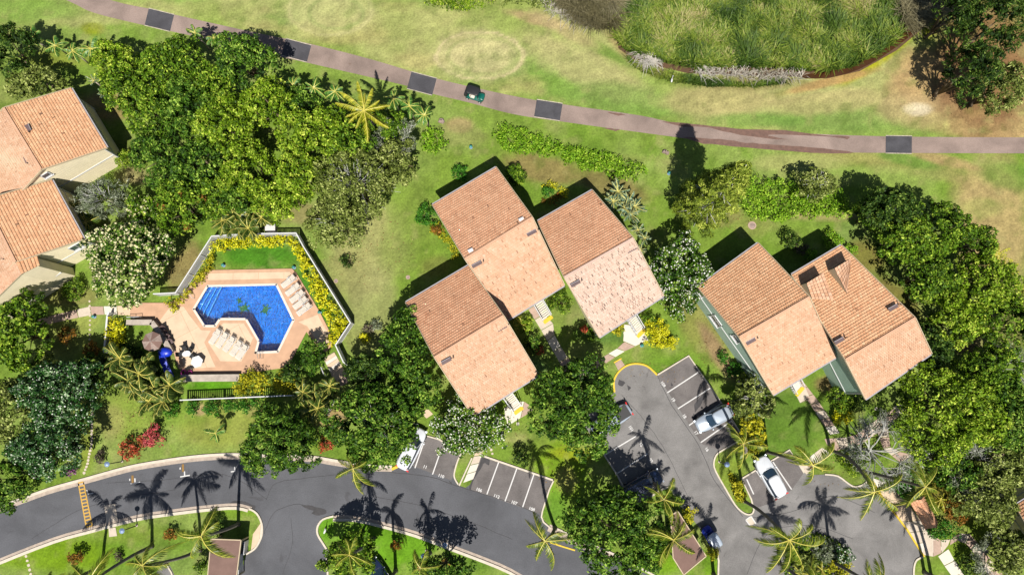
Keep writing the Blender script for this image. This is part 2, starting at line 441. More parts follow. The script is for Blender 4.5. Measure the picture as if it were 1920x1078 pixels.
BL = [(170, 28, 110, 22, (186, 182, 120), .6), (60, 20, 90, 20, (132, 164, 72), .8), (175, 55, 22, 12, (140, 150, 30), .8),
      (620, 25, 85, 40, (196, 194, 132), .7), (900, 105, 80, 45, (206, 196, 142), .8), (1100, 130, 140, 34, (194, 184, 128), .7, 25), (760, 40, 60, 25, (176, 176, 112), .5),
      (1180, 190, 120, 30, (128, 158, 74), .7, 8), (1350, 190, 120, 26, (196, 180, 124), .7), (1560, 220, 140, 30, (126, 158, 74), .8), (1420, 225, 90, 14, (116, 156, 66), .7),
      (1560, 190, 120, 22, (196, 180, 124), .6, -6), (1740, 150, 75, 60, (192, 160, 112), .9), (1730, 205, 90, 30, (190, 166, 120), .7), (1880, 240, 110, 26, (196, 160, 114), .85), (1850, 230, 150, 18, (186, 170, 112), .5),
      (1720, 205, 26, 12, (228, 214, 180), .9), (1660, 90, 90, 18, (176, 184, 20), .95, -36), (1620, 128, 60, 14, (178, 176, 30), .8, -30), (1745, 40, 16, 34, (166, 176, 24), .9, 15),
      (1560, 152, 90, 9, (192, 156, 100), .9, -14), (1400, 155, 110, 14, (150, 140, 90), .8), (1290, 150, 60, 12, (128, 150, 60), .6), (1215, 122, 50, 9, (104, 140, 46), .8, 36), (1110, 82, 80, 10, (112, 146, 56), .8, 30),
      (1190, 100, 60, 16, (172, 148, 102), .9, 38), (1010, 38, 60, 10, (186, 160, 118), .8, 15), (1060, 55, 70, 14, (196, 178, 128), .7, 28),
      (1720, 310, 200, 22, (186, 164, 112), .5, 8), (1860, 420, 75, 120, (196, 170, 118), .85), (1900, 330, 70, 25, (104, 150, 50), .6, 8), (1840, 390, 40, 18, (168, 176, 96), .5), (1500, 305, 90, 16, (186, 184, 116), .6), (1640, 330, 120, 20, (152, 172, 88), .6), (1700, 300, 60, 12, (104, 150, 56), .7, 12),
      (1770, 300, 70, 10, (188, 158, 112), .7, 14), (1345, 180, 30, 12, (180, 176, 110), .3),
      (1020, 318, 75, 26, (150, 128, 84), .8, 12), (1150, 350, 70, 22, (140, 122, 78), .8, 18), (1150, 300, 70, 10, (160, 160, 90), .3), (860, 235, 26, 14, (186, 156, 116), .7), (850, 255, 60, 20, (158, 156, 96), .5),
      (690, 470, 70, 90, (176, 172, 112), .8, 20), (700, 560, 45, 70, (166, 166, 108), .7), (640, 520, 40, 60, (150, 150, 90), .5, 60), (760, 430, 40, 90, (130, 152, 66), .6, 20), (820, 500, 30, 20, (128, 122, 66), .5), (560, 400, 50, 20, (158, 142, 98), .7),
      (690, 640, 45, 25, (160, 160, 96), .6), (1350, 400, 45, 25, (156, 138, 92), .6), (1240, 420, 40, 50, (120, 150, 50), .6), (1410, 425, 40, 20, (150, 150, 84), .5), (1550, 405, 90, 9, (176, 160, 110), .7), (1600, 440, 40, 26, (128, 148, 80), .7), (1625, 480, 26, 40, (128, 116, 60), .8, -50), (1680, 560, 24, 60, (132, 118, 62), .8, -50),
      (1310, 600, 36, 90, (150, 138, 82), .6, -30), (1345, 660, 14, 60, (166, 138, 104), .85, -32), (1400, 700, 30, 12, (150, 126, 92), .5), (1560, 720, 34, 18, (140, 112, 80), .8),
      (1270, 690, 60, 26, (108, 146, 44), .7), (1130, 600, 60, 50, (88, 122, 58), .85), (1060, 590, 40, 26, (132, 140, 76), .5), (990, 690, 40, 20, (106, 140, 84), .7), (1480, 790, 80, 60, (96, 132, 44), .8), (1600, 790, 50, 30, (98, 128, 44), .6),
      (490, 480, 80, 24, (78, 136, 32), .95), (590, 560, 26, 70, (72, 128, 34), .95, -30), (560, 660, 26, 34, (96, 142, 44), .9), (395, 723, 50, 10, (100, 160, 30), 1), (400, 510, 20, 40, (120, 140, 60), .4), (345, 500, 26, 50, (150, 128, 86), .8, 30),
      (140, 600, 50, 20, (164, 172, 84), .7), (120, 555, 60, 20, (160, 138, 90), .5), (130, 640, 50, 30, (150, 158, 78), .7), (250, 770, 50, 60, (152, 168, 74), .6), (210, 790, 26, 30, (172, 168, 100), .6), (420, 800, 90, 40, (158, 164, 76), .7), (330, 780, 60, 20, (130, 158, 60), .5), (375, 768, 12, 12, (190, 160, 120), .8), (160, 820, 20, 60, (150, 156, 60), .5), (480, 770, 20, 16, (164, 156, 90), .7),
      (100, 1040, 130, 30, (124, 160, 18), .85), (280, 1030, 90, 40, (108, 146, 40), .7), (240, 1000, 60, 16, (150, 166, 70), .4), (440, 960, 60, 12, (122, 158, 40), .7), (330, 1060, 60, 20, (126, 146, 80), .4),
      (720, 1020, 100, 50, (108, 162, 28), .9), (610, 990, 20, 25, (106, 160, 34), .9), (880, 1050, 60, 20, (86, 128, 34), .6), (1050, 880, 50, 60, (136, 170, 34), .8), (1060, 900, 20, 26, (178, 176, 90), .8), (1080, 850, 50, 12, (170, 180, 40), .7), (960, 820, 26, 10, (178, 180, 110), .8), (1040, 950, 26, 40, (104, 150, 44), .7), (930, 790, 40, 30, (128, 164, 40), .7),
      (820, 830, 30, 10, (120, 150, 30), .8), (620, 780, 30, 26, (182, 148, 108), .8), (600, 830, 40, 16, (132, 158, 50), .6), (700, 850, 60, 16, (136, 164, 60), .6),
      (1230, 1050, 50, 30, (124, 168, 26), .9), (1320, 1060, 30, 30, (118, 160, 34), .9), (1270, 918, 30, 8, (118, 160, 40), .9), (1370, 900, 30, 50, (134, 154, 50), .7), (1560, 895, 50, 18, (128, 148, 62), .8), (1430, 820, 60, 40, (100, 136, 44), .6),
      (1820, 1010, 60, 60, (128, 152, 40), .6), (1770, 920, 50, 30, (150, 118, 40), .6), (1800, 950, 40, 30, (134, 110, 40), .5), (1860, 1060, 30, 30, (130, 140, 60), .5), (1810, 640, 30, 24, (150, 128, 88), .9), (1850, 120, 100, 120, (150, 110, 76), .9), (1900, 600, 50, 60, (120, 110, 70), .7), (1870, 850, 20, 30, (200, 175, 140), .9),
      (200, 200, 60, 25, (178, 138, 104), .7), (240, 290, 60, 30, (120, 130, 60), .6), (255, 330, 40, 16, (186, 158, 120), .6), (100, 110, 80, 16, (138, 146, 50), .6), (0, 330, 60, 200, (120, 110, 70), .3)]
for b_ in BL: blob(*b_)
for r_ in [(620, 20, 78, 46, .09, (206, 200, 140), .6), (630, 25, 50, 30, .14, (150, 168, 96), .5), (900, 105, 82, 44, .07, (214, 200, 150), .8), (905, 105, 66, 34, .10, (158, 170, 100), .5), (905, 106, 50, 24, .12, (206, 196, 140), .5), (835, 530, 50, 36, .06, (110, 120, 50), .35)]:
    ring(*r_)
# a few mower tracks on the fairway and lawn
tr = np.sin((PX * .25 + PY * 1.0 + n1 * 30) / 3.2)
A = A * (1 + (fw * .05 * tr)[..., None])
n5 = NR.random(X.shape)
A = A * (1 + ((n3 - .5) * .55 + (n2 - .5) * .3 + (n5 - .5) * .22)[..., None])
A = blend(A, cc(176, 172, 110), sm(.6, .8, fbm(X, Y, 1.3, 91, 3)) * .35)
A = blend(A, cc(86, 118, 34), sm(.6, .8, fbm(X, Y, 1.7, 93, 3)) * .35)
A = np.clip(A, 0.004, .8)
ny, nx = X.shape
V = np.stack([X.ravel(), Y.ravel(), np.zeros(X.size)], 1)
ii, jj = np.meshgrid(np.arange(nx - 1), np.arange(ny - 1))
b0 = (jj * nx + ii).ravel()
Fg = np.stack([b0, b0 + 1, b0 + nx + 1, b0 + nx], 1)
lawn_m, nt, p = nm('lawn')
p.inputs['Roughness'].default_value = 0.95; p.inputs['Specular IOR Level'].default_value = 0.1
at = nt.nodes.new('ShaderNodeAttribute'); at.attribute_name = 'ground_colour'
geo = nt.nodes.new('ShaderNodeNewGeometry')
f1 = nt.nodes.new('ShaderNodeTexNoise'); f1.inputs['Scale'].default_value = 4.2; f1.inputs['Detail'].default_value = 8; f1.inputs['Roughness'].default_value = .75
nt.links.new(geo.outputs['Position'], f1.inputs['Vector'])
fr = nt.nodes.new('ShaderNodeMapRange'); fr.inputs['From Min'].default_value = .3; fr.inputs['From Max'].default_value = .7; fr.inputs['To Min'].default_value = .62; fr.inputs['To Max'].default_value = 1.38
nt.links.new(f1.outputs['Fac'], fr.inputs['Value'])
vm = nt.nodes.new('ShaderNodeVectorMath'); vm.operation = 'SCALE'
nt.links.new(at.outputs['Color'], vm.inputs[0]); nt.links.new(fr.outputs[0], vm.inputs['Scale'])
nt.links.new(vm.outputs[0], p.inputs['Base Color'])
bp = nt.nodes.new('ShaderNodeBump'); bp.inputs['Strength'].default_value = .7; bp.inputs['Distance'].default_value = .06
f2 = nt.nodes.new('ShaderNodeTexNoise'); f2.inputs['Scale'].default_value = 18; f2.inputs['Detail'].default_value = 3
nt.links.new(geo.outputs['Position'], f2.inputs['Vector']); nt.links.new(f2.outputs['Fac'], bp.inputs['Height']); nt.links.new(bp.outputs['Normal'], p.inputs['Normal'])
gme = np_mesh('ground', V, Fg, lawn_m, smooth=True)
ca = gme.color_attributes.new('ground_colour', 'FLOAT_COLOR', 'POINT')
ca.data.foreach_set('color', np.concatenate([A.reshape(-1, 3), np.ones((A.size // 3, 1))], 1).astype(np.float32).ravel())
tag(link('ground', gme), kind='structure')

# ---------------------------------------------------------------- cart path
ptop = [(60, -52), (204, 0), (290, 19), (322, 27), (480, 62), (582, 83), (700, 113), (815, 147), (960, 180), (1055, 196), (1200, 217), (1280, 233), (1440, 247), (1660, 256), (1920, 258), (2100, 258)]
pbot = [(2100, 289), (1920, 288), (1660, 287), (1520, 285), (1400, 275), (1270, 258), (1050, 228), (960, 214), (880, 193), (805, 175), (765, 162), (575, 118), (528, 108), (400, 77), (279, 50), (177, 25), (127, 2), (0, -50)]
sheet('cart_path', smooth_poly(ptop, 4) + smooth_poly(pbot, 4), .012, path_m)
edge_m = mat('patch_edge', C(212, 200, 180), .9, .2, .35, 3)
for (x, y, a) in [(299, 38, 14), (556, 95, 15), (791, 157, 15), (1028, 207, 9), (1685, 271.5, 1)]:
    a = math.radians(a); ux, uy = math.cos(a), math.sin(a); vx, vy = -uy, ux
    L, Wd = 24.5, 16.5
    q = [(x + ux * L * i + vx * Wd * j, y + uy * L * i + vy * Wd * j) for i, j in ((-1, -1), (1, -1), (1, 1), (-1, 1))]
    sheet('asphalt_patch', q, .020, patch_m)
    for j in (-1, 1):
        e = [(x + ux * L * i + vx * (Wd * j + k), y + uy * L * i + vy * (Wd * j + k)) for i, k in ((-1, -.6), (1, -.7), (1, .6), (-1, .7))]
        sheet('patch_edge', e, .03, edge_m)
# muddy wet margins along the path
mud_m = mat('mud_film', C(126, 94, 80), 0.7, 0.5, 0.25, 2.0)
def ragged(pts, amp, n=5, seed=1):
    r = random.Random(seed); out = smooth_poly(pts, n)
    return [(x + r.uniform(-amp, amp), y + r.uniform(-amp, amp)) for x, y in out]
for i, poly in enumerate([[(1240, 228), (1300, 233), (1380, 241), (1470, 245), (1560, 255), (1590, 256), (1588, 261), (1560, 257), (1470, 253), (1440, 255), (1480, 262), (1440, 260), (1370, 250), (1330, 240), (1280, 238)],
                          [(1280, 257), (1350, 262), (1400, 268), (1450, 272), (1520, 277), (1600, 286), (1560, 288), (1480, 284), (1400, 277), (1320, 270)],
                          [(1138, 211), (1160, 213), (1175, 217), (1160, 217)], [(1128, 240), (1160, 243), (1155, 246)]]):
    sheet('mud_patch', ragged(poly, .9, 4, i), .018, mud_m)

# ---------------------------------------------------------------- main road
r_north = [(-60, 985), (0, 956), (39, 941), (95, 921), (160, 903), (240, 881), (300, 870), (365, 861), (427, 857), (470, 858), (520, 858), (587, 862), (624, 868), (690, 878), (735, 880), (750, 872), (764, 853)]
bay1 = [(764, 853), (797, 816), (822, 823), (866, 846), (858, 864), (852, 886), (853, 897), (861, 910), (873, 914), (884, 906), (902, 853), (1038, 900)]
east = [(1030, 917), (1017, 957), (1015, 968), (1019, 978), (1033, 990), (1055, 1000), (1078, 1012), (1140, 1040), (1230, 1084), (1300, 1130)]
r_south = [(1130, 1170), (1040, 1112), (985, 1082), (940, 1058), (847, 1022), (780, 997), (720, 980), (667, 968), (626, 967), (607, 973), (597, 987), (597, 1001), (613, 1031), (615, 1080), (612, 1140), (440, 1140), (450, 1080), (461, 1040), (478, 1028), (488, 1012), (491, 990), (486, 970), (472, 955), (443, 945), (393, 948), (333, 955), (260, 966), (167, 990), (100, 1009), (0, 1048), (-60, 1074)]
sheet('road', smooth_poly(r_north, 3) + bay1[1:] + east + r_south, .010, road_m)
sheet('parking_bay_surface', [(797, 816), (822, 823), (866, 846), (858, 864), (852, 886), (846, 900), (760, 868), (764, 853)], .016, bay_m)
sheet('parking_bay_surface', [(902, 853), (1038, 900), (1030, 917), (1017, 957), (1012, 963), (885, 918), (880, 914)], .016, bay_m)
# gutters and kerbs
def kerb(pts, w=.2, h=.13, m=None, name='kerb', side=0.0): return strip(name, pts, w, 0.0, h, m or kerb_m, side)
kn = smooth_poly(r_north[:15], 3)
strip('gutter', kn, .42, 0, .024, gutter_m, -.02)
kerb([(x, y - 5.5) for x, y in kn], .3)
ks = smooth_poly([(-60, 1074), (0, 1048), (100, 1009), (167, 990), (260, 966), (333, 955), (393, 948), (443, 945), (472, 952)], 3)
strip('gutter', ks, .42, 0, .024, gutter_m, -.1)
kerb([(x, y + 7) for x, y in ks[:-1]], .32)
kerb(smooth_poly([(468, 953), (482, 962), (491, 980), (492, 998), (488, 1012), (478, 1028), (462, 1038)], 3), .2)
ks2 = smooth_poly([(626, 967), (667, 968), (720, 980), (780, 997), (847, 1022), (940, 1058), (985, 1082), (1040, 1112)], 3)
strip('gutter', ks2, .42, 0, .024, gutter_m, -.12)
kerb([(x - 1, y + 7) for x, y in ks2], .3)
kerb(smooth_poly([(616, 1034), (606, 1018), (596, 1001), (596, 986), (606, 973), (626, 967)], 3), .2)
kerb([(613, 1031), (615, 1080)], .2)
kerb(smooth_poly([(735, 879), (750, 871), (764, 853)], 3), .3, .13, yel_m)
kerb([(764, 853), (797, 816), (822, 823), (866, 846)], .16)
kerb(smooth_poly([(866, 846), (858, 864), (852, 886), (853, 897), (861, 910)], 3) + [(885, 858)], .16)
kerb([(902, 853), (1038, 900)], .2, name='kerb'); kerb([(1038, 900), (1030, 917), (1017, 957), (1015, 968), (1019, 978), (1033, 990)], .16)
strip('gutter', [(1028, 990), (1055, 1003), (1085, 1019), (1150, 1049)], .8, 0, .024, gutter_m, .1)
kerb([(1036, 987), (1060, 998), (1090, 1012), (1160, 1042), (1230, 1080)], .22)
strip('swale_edge', [(1031, 1016), (1055, 1024), (1078, 1031)], .16, 0, .06, yel_m)
strip('gutter', [(960, 1062), (990, 1078), (1030, 1100)], .5, 0, .02, gutter_m, -.5)
# road markings
def line(a, b, w=.13, m=None, name='road_marking', z=.024):
    return strip(name, [a, b], w, z - .003, z, m or whitep)
for a, b in [((798, 820), (778, 877)), ((826, 846), (811, 889)), ((935, 866), (913, 926)), ((969, 878), (947, 939)), ((1001, 889), (980, 950))]: line(a, b)
# speed hump: yellow ladder
A0, B0, A1, B1 = (147, 905), (156.5, 903), (162, 988), (173, 985)
line(A0, A1, .13, yelp); line(B0, B1, .13, yelp)
for i in range(14):
    t = i / 13
    line((A0[0] + (A1[0] - A0[0]) * t, A0[1] + (A1[1] - A0[1]) * t), (B0[0] + (B1[0] - B0[0]) * t, B0[1] + (B1[1] - B0[1]) * t), .16, yelp, z=.028)
for x, y in [(253, 905), (346, 892)]:
    line((x - 8, y + 1.5), (x + 10, y - 1.5), .13); line((x, y - 9), (x + .5, y), .14, z=.028)
line((433, 884), (441, 883), .12); line((440, 875), (441, 883), .12, z=.028); line((163, 918), (165, 926), .12); line((165, 926), (175, 924), .12, z=.028)
sheet('concrete_pad', [(196, 947), (216, 944), (221, 975), (200, 979)], .03, conc)
sheet('concrete_pad', [(204, 990), (217, 988), (220, 1004), (205, 1006)], .05, conc)
tagp = sheet('asphalt_wedge', [(283, 1085), (306, 1057), (314, 1052), (322, 1066), (330, 1085)], .012, lot_m)
kerb([(310, 1053), (322, 1072), (326, 1085)], .15)

stain_m = mat('damp_stain', C(78, 76, 78), .8, .3, .2, 2)
for i, (poly, amp) in enumerate([([(565, 946), (585, 948), (606, 954), (612, 960), (600, 966), (585, 962), (588, 957), (572, 951)], 1.0), ([(430, 943), (440, 938), (460, 941), (478, 948), (474, 957), (455, 948), (440, 947)], 1.0),
                                 ([(904, 856), (918, 862), (916, 872), (908, 868), (900, 880), (890, 896), (883, 917), (880, 914), (888, 890), (898, 872)], .8), ([(842, 901), (848, 905), (844, 906)], .5)]):
    sheet('damp_stain', ragged(poly, amp, 4, i + 40), .0225, stain_m)
crack_m = mat('tar_seam', C(72, 71, 74), .7, .3, .15, 2)
def crack(pts, w, seed, z=.023):
    r = random.Random(seed); P = smooth_poly(pts, 5); strip('asphalt_seam', [(x + r.uniform(-.7, .7), y + r.uniform(-.7, .7)) for x, y in P], w, z - .003, z, crack_m)
for i, (pts, w) in enumerate([([(700, 878), (740, 886), (800, 892), (850, 908), (880, 918), (960, 942), (1010, 966), (1028, 990)], .07), ([(500, 935), (520, 905), (600, 893), (690, 884)], .05), ([(495, 1000), (515, 960), (560, 945), (600, 962)], .05), ([(200, 905), (300, 900), (420, 890), (500, 935)], .04),
                              ([(60, 1010), (140, 960), (220, 935), (330, 918)], .04), ([(700, 930), (790, 948), (880, 978), (960, 1010)], .045), ([(530, 1075), (548, 1020), (545, 970)], .04)]): crack(pts, w, i)

# ---------------------------------------------------------------- parking lot
arc = smooth_poly([(1152, 735), (1151, 714), (1160, 697), (1176, 685), (1195, 682), (1214, 687), (1232, 703)], 4)
lot_e = [(1291, 667), (1325, 716), (1358, 764), (1394, 821)]
isl = smooth_poly([(1352, 845), (1343, 852), (1338, 866), (1341, 882), (1360, 916), (1378, 946), (1391, 959), (1402, 964), (1410, 962), (1413, 955)], 3)
lot = arc + lot_e + isl + [(1408, 935), (1390, 897), (1480, 843), (1507, 886), (1526, 890), (1546, 889), (1570, 892), (1590, 906), (1602, 912), (1618, 908), (1632, 896), (1652, 930), (1700, 992), (1732, 1043), (1722, 1047), (1714, 1058), (1712, 1080), (1712, 1140), (1330, 1140), (1345, 1080), (1346, 1040), (1336, 1018), (1300, 975), (1272, 945), (1266, 932), (1258, 918), (1250, 914), (1240, 917), (1219, 930), (1195, 944), (1172, 936), (1156, 888), (1118, 830), (1090, 790)]
sheet('parking_lot', lot, .014, lot_m)
sheet('parking_bay_surface', [(1291, 667), (1325, 716), (1358, 764), (1394, 821), (1352, 845), (1316, 832), (1232, 703)], .019, bay_m)
sheet('parking_bay_surface', [(1390, 897), (1480, 843), (1507, 886), (1484, 918), (1452, 940), (1415, 953)], .019, bay_m)
kerb(arc, .2, .13, yel_m)
kerb([(1232, 703), (1291, 667), (1325, 716), (1358, 764), (1394, 821)], .16)
kerb([(1394, 821), (1352, 845)] + isl + [(1408, 935), (1390, 897), (1480, 843), (1507, 886)], .16)
kerb(smooth_poly([(1546, 889), (1570, 892), (1590, 906), (1602, 912), (1618, 908), (1632, 896)], 3), .16)
kerb([(1632, 896), (1652, 930), (1700, 992), (1732, 1043)], .2, .13, yel_m)
kerb(smooth_poly([(1730, 1043), (1718, 1049), (1713, 1062), (1712, 1085)], 3), .18)
kerb([(1346, 1085), (1347, 1050), (1342, 1025), (1332, 1010)], .18)
kerb(smooth_poly([(1220, 930), (1243, 916), (1256, 915), (1265, 928), (1272, 942)], 3), .2)
kerb([(1118, 830), (1156, 888), (1176, 925)], .16)
for a, b in [((1251, 736), (1309, 698)), ((1271, 766), (1332, 727)), ((1292, 797), (1350, 757)), ((1314, 829), (1374, 787)), ((1133, 853), (1193, 817)), ((1154, 889), (1214, 850)), ((1225, 882), (1232, 879))]: line(a, b, z=.03)
for a, b in [((1448, 864), (1484, 917)), ((1418, 882), (1454, 936)), ((1400, 898), (1413, 926))]: line(a, b, z=.03)
sheet('concrete_pad', [(1399, 973), (1407, 967), (1416, 980), (1407, 986)], .03, conc)
for a, b in [((1398, 974), (1407, 986)), ((1398, 974), (1408, 967)), ((1408, 967), (1417, 981))]: line(a, b, .12, z=.05)
for i, (poly, amp) in enumerate([([(1322, 735), (1330, 738), (1318, 752), (1310, 765), (1303, 772), (1302, 758), (1312, 746)], 1.0), ([(1300, 775), (1306, 780), (1304, 790), (1298, 786)], .6), ([(1160, 712), (1172, 716), (1166, 724), (1158, 720)], .6), ([(1176, 722), (1183, 726), (1178, 732)], .5), ([(1258, 716), (1262, 722), (1258, 724)], .4)]):
    sheet('damp_stain', ragged(poly, amp, 4, i + 60), .0235, stain_m)
for i, (pts, w) in enumerate([([(1165, 740), (1210, 790), (1250, 850), (1290, 930)], .04), ([(1232, 703), (1260, 760), (1310, 835), (1340, 900), (1392, 968)], .06), ([(1410, 970), (1480, 960), (1560, 930), (1640, 960)], .045), ([(1400, 1075), (1440, 1000), (1520, 985), (1600, 1010)], .04)]): crack(pts, w, i + 20, .0245)
def stencil(txt, px, py, ang, size=.48, m=None):
    c = bpy.data.curves.new('t', 'FONT'); c.body = txt; c.size = size; c.align_x = 'CENTER'; c.align_y = 'CENTER'; c.offset = .012
    o = bpy.data.objects.new('t', c)
    COL.objects.link(o); dg = bpy.context.evaluated_depsgraph_get()
    me = bpy.data.meshes.new_from_object(o.evaluated_get(dg)); bpy.data.objects.remove(o)
    me.materials.clear(); me.materials.append(m or whitep)
    g = G(px, py, .034)
    return tag(link('bay_number', me, None, g, (0, 0, math.radians(ang))), kind='structure')
for t, x, y, a in [('11', 797, 875, -18), ('110', 827, 892, -18), ('106', 898, 918, -20), ('112', 931, 930, -20), ('107', 964, 942, -20), ('108', 997, 954, -20),
                   ('109', 1243, 720, -58), ('19', 1262, 749, -58), ('18', 1283, 780, -58), ('17', 1305, 811, -58), ('16', 1325, 842, -58), ('101', 1183, 803, -58), ('12', 1202, 833, -58), ('22', 1220, 863, -58)]:
    stencil(t, x, y, a)

# ---------------------------------------------------------------- walkways of separate slabs
def slabs(name, Ls, Rs, mats, z=.04, gap=.05, label=None):
    """name: a walkway; each slab between consecutive cross lines is a part"""
    par = link(name, None, None, G(*Ls[0])); tag(par, kind='structure')
    for i in range(len(Ls) - 1):
        q = [G(*Ls[i]), G(*Ls[i + 1]), G(*Rs[i + 1]), G(*Rs[i])]
        c = sum(q, Vector()) / 4
        q = [p + (c - p).normalized() * gap for p in q]
        b = MB(); b.prism([(p.x, p.y) for p in q], -.02, z + R.uniform(-.006, .006))
        b.build('slab', mats[i % len(mats)], par, world=True)
    return par
def lerp(a, b, t): return (a[0] + (b[0] - a[0]) * t, a[1] + (b[1] - a[1]) * t)
def chain(pts, n):
    P = []; L = [0]
    for a, b in zip(pts, pts[1:]): L.append(L[-1] + math.hypot(b[0] - a[0], b[1] - a[1]))
    for i in range(n + 1):
        s = L[-1] * i / n
        for k in range(len(pts) - 1):
            if s <= L[k + 1] + 1e-6: P.append(lerp(pts[k], pts[k + 1], (s - L[k]) / (L[k + 1] - L[k]))); break
    return P
slabs('entrance_walkway', chain([(990, 580), (1010, 612), (1032, 650), (1060, 700)], 6), chain([(1003, 572), (1040, 609), (1037, 622), (1052, 650), (1078, 690)], 6), [conc_p, conc, conc, conc_w, conc, conc_p])
slabs('entrance_walkway', chain([(1211, 640), (1165, 662), (1139, 680), (1110, 694), (1080, 714)], 7), chain([(1168, 622), (1172, 638), (1165, 648), (1125, 672), (1102, 690), (1074, 702)], 7), [conc_w, conc_p, conc_w, conc_p, conc_p, conc_w, conc])
slabs('entrance_walkway', [(1170, 608), (1204, 612)], [(1168, 640), (1216, 639)], [conc_w])
slabs('kerb_walkway', [(1152, 681), (1160, 697)], [(1164, 673), (1173, 686)], [conc_p])
strip('step_nosing', [(1151, 680), (1165, 672)], .14, 0, .055, yel_m)
slabs('entrance_walkway', [(945, 765), (962, 752), (983, 752), (1001, 765)], [(948, 792), (955, 797), (976, 784), (1000, 770)], [conc_w, conc_w, conc_p])
slabs('entrance_walkway', [(1483, 723), (1500, 756), (1512, 750)], [(1505, 712), (1518, 745), (1514, 752)], [conc, conc_p])
slabs('entrance_walkway', chain([(1503, 711), (1535, 752), (1575, 812)], 7), chain([(1490, 716), (1515, 753), (1556, 815)], 7), [conc_p, conc_p, conc_p, conc_p, conc, conc_p, conc_w])
slabs('garden_walkway', chain([(1545, 822), (1600, 818), (1640, 788), (1690, 752)], 8), chain([(1556, 848), (1612, 835), (1655, 805), (1700, 768)], 8), [conc_p, conc, conc_p])
slabs('garden_walkway', chain([(1498, 872), (1540, 838), (1556, 848)], 4), chain([(1512, 890), (1545, 862), (1562, 850)], 4), [conc, conc_w])
slabs('garden_walkway', chain([(1640, 800), (1655, 840), (1690, 870), (1722, 845)], 6), chain([(1665, 800), (1670, 838), (1700, 852), (1740, 838)], 6), [conc, conc_p])
slabs('lot_walkway', chain([(1634, 895), (1654, 930), (1700, 990), (1732, 1040)], 7), chain([(1665, 905), (1700, 940), (1745, 1000), (1770, 1030)], 7), [conc_w, deck_p, deck_p, deck_p, conc, conc, conc_w])
slabs('garden_walkway', chain([(1735, 990), (1760, 1012), (1782, 1010)], 3), chain([(1730, 1040), (1758, 1045), (1778, 1022)], 3), [conc, conc_p])
slabs('garden_walkway', chain([(1782, 1010), (1800, 998), (1818, 1000), (1838, 1022), (1882, 1078)], 7), chain([(1780, 1022), (1795, 1013), (1808, 1016), (1820, 1030), (1860, 1090)], 7), [conc_p, conc])
slabs('garden_walkway', [(1758, 1042), (1770, 1060), (1788, 1085)], [(1778, 1028), (1790, 1050), (1812, 1085)], [conc_w, conc_w])
slabs('bay_walkway', chain([(895, 838), (868, 905)], 4), chain([(909, 838), (888, 898)], 4), [deck_p, conc, conc_w, conc_w])
slabs('north_walkway', chain([(70, 599), (110, 588), (170, 574), (204, 574), (245, 572)], 7), chain([(76, 612), (112, 603), (170, 591), (204, 590), (245, 592)], 7), [conc_p, conc_p, conc_p, conc, conc_p, conc_w, deck_p])
sheet('concrete_apron', [(790, 775), (802, 766), (812, 776), (800, 784)], .04, deck_p)
sheet('patio', [(1850, 825), (1860, 820), (1892, 850), (1880, 868), (1866, 858)], .04, deck_p)
# stepping stones
def stones(pts, n, seed, r=.16):
    par = tag(link('stepping_stones', None, None, G(*pts[0])), kind='structure')
    rr = random.Random(seed)
    for x, y in chain(pts, n):
        g = G(x, y); k = 7; a0 = rr.random() * 6
        b = MB(); b.prism([(g.x + r * rr.uniform(.8, 1.2) * math.cos(a0 + 2 * math.pi * i / k), g.y + r * rr.uniform(.8, 1.2) * math.sin(a0 + 2 * math.pi * i / k)) for i in range(k)], -.01, .035)
        b.build('stone', conc, par, world=True)
stones([(174, 752), (172, 790), (172, 830), (164, 870), (158, 886)], 22, 1)
stones([(49, 1042), (54, 1060), (58, 1076)], 4, 2)
stones([(168, 565), (169, 600), (168, 645)], 9, 3, .13)
stones([(917, 828), (923, 850)], 3, 4, .15)
slabs('kerb_paving', [(474, 1000), (490, 978), (492, 1000)], [(470, 1035), (486, 1020), (490, 1004)], [deck_p, conc_w])
# ---------------------------------------------------------------- buildings
def tile_stops(lo, mid, hi, k=2.3, d=(120, 90, 76)): return [(0.0, C(*d)), (0.10, C(*lo, k=k)), (0.5, C(*mid, k=k)), (1.0, C(*hi, k=k))]
tile_n = tint_mat('roof_tile_terracotta', tile_stops((198, 140, 106), (218, 162, 126), (234, 184, 148), k=1.5), 0.85, 0.2, nvar=.15)  # base lifted to offset the weak sun on slopes facing away from it
tile_s = tint_mat('roof_tile_pale', tile_stops((216, 164, 128), (234, 186, 152), (246, 206, 176), k=2.15, d=(176, 130, 104)), 0.85, 0.2, nvar=.12)
tile_w = tint_mat('roof_tile_weathered', tile_stops((212, 178, 160), (232, 200, 182), (244, 216, 200), k=2.1, d=(104, 86, 82)), 0.85, 0.2, nvar=.12)
tile_o = tint_mat('roof_tile_orange', tile_stops((204, 146, 106), (226, 170, 128), (242, 196, 154), k=1.5), 0.85, 0.2, nvar=.15)  # same lift against the weak sun on the turned-away slopes
fascia_m = mat('fascia', C(225, 205, 170), 0.7, 0.3, 0.06, 3)
gutter_w = mat('gutter_metal', C(190, 185, 190), 0.5, 0.4, 0.1, 3)
vent_m = mat('vent_metal', C(120, 100, 100), 0.6, 0.4, 0.15, 4)

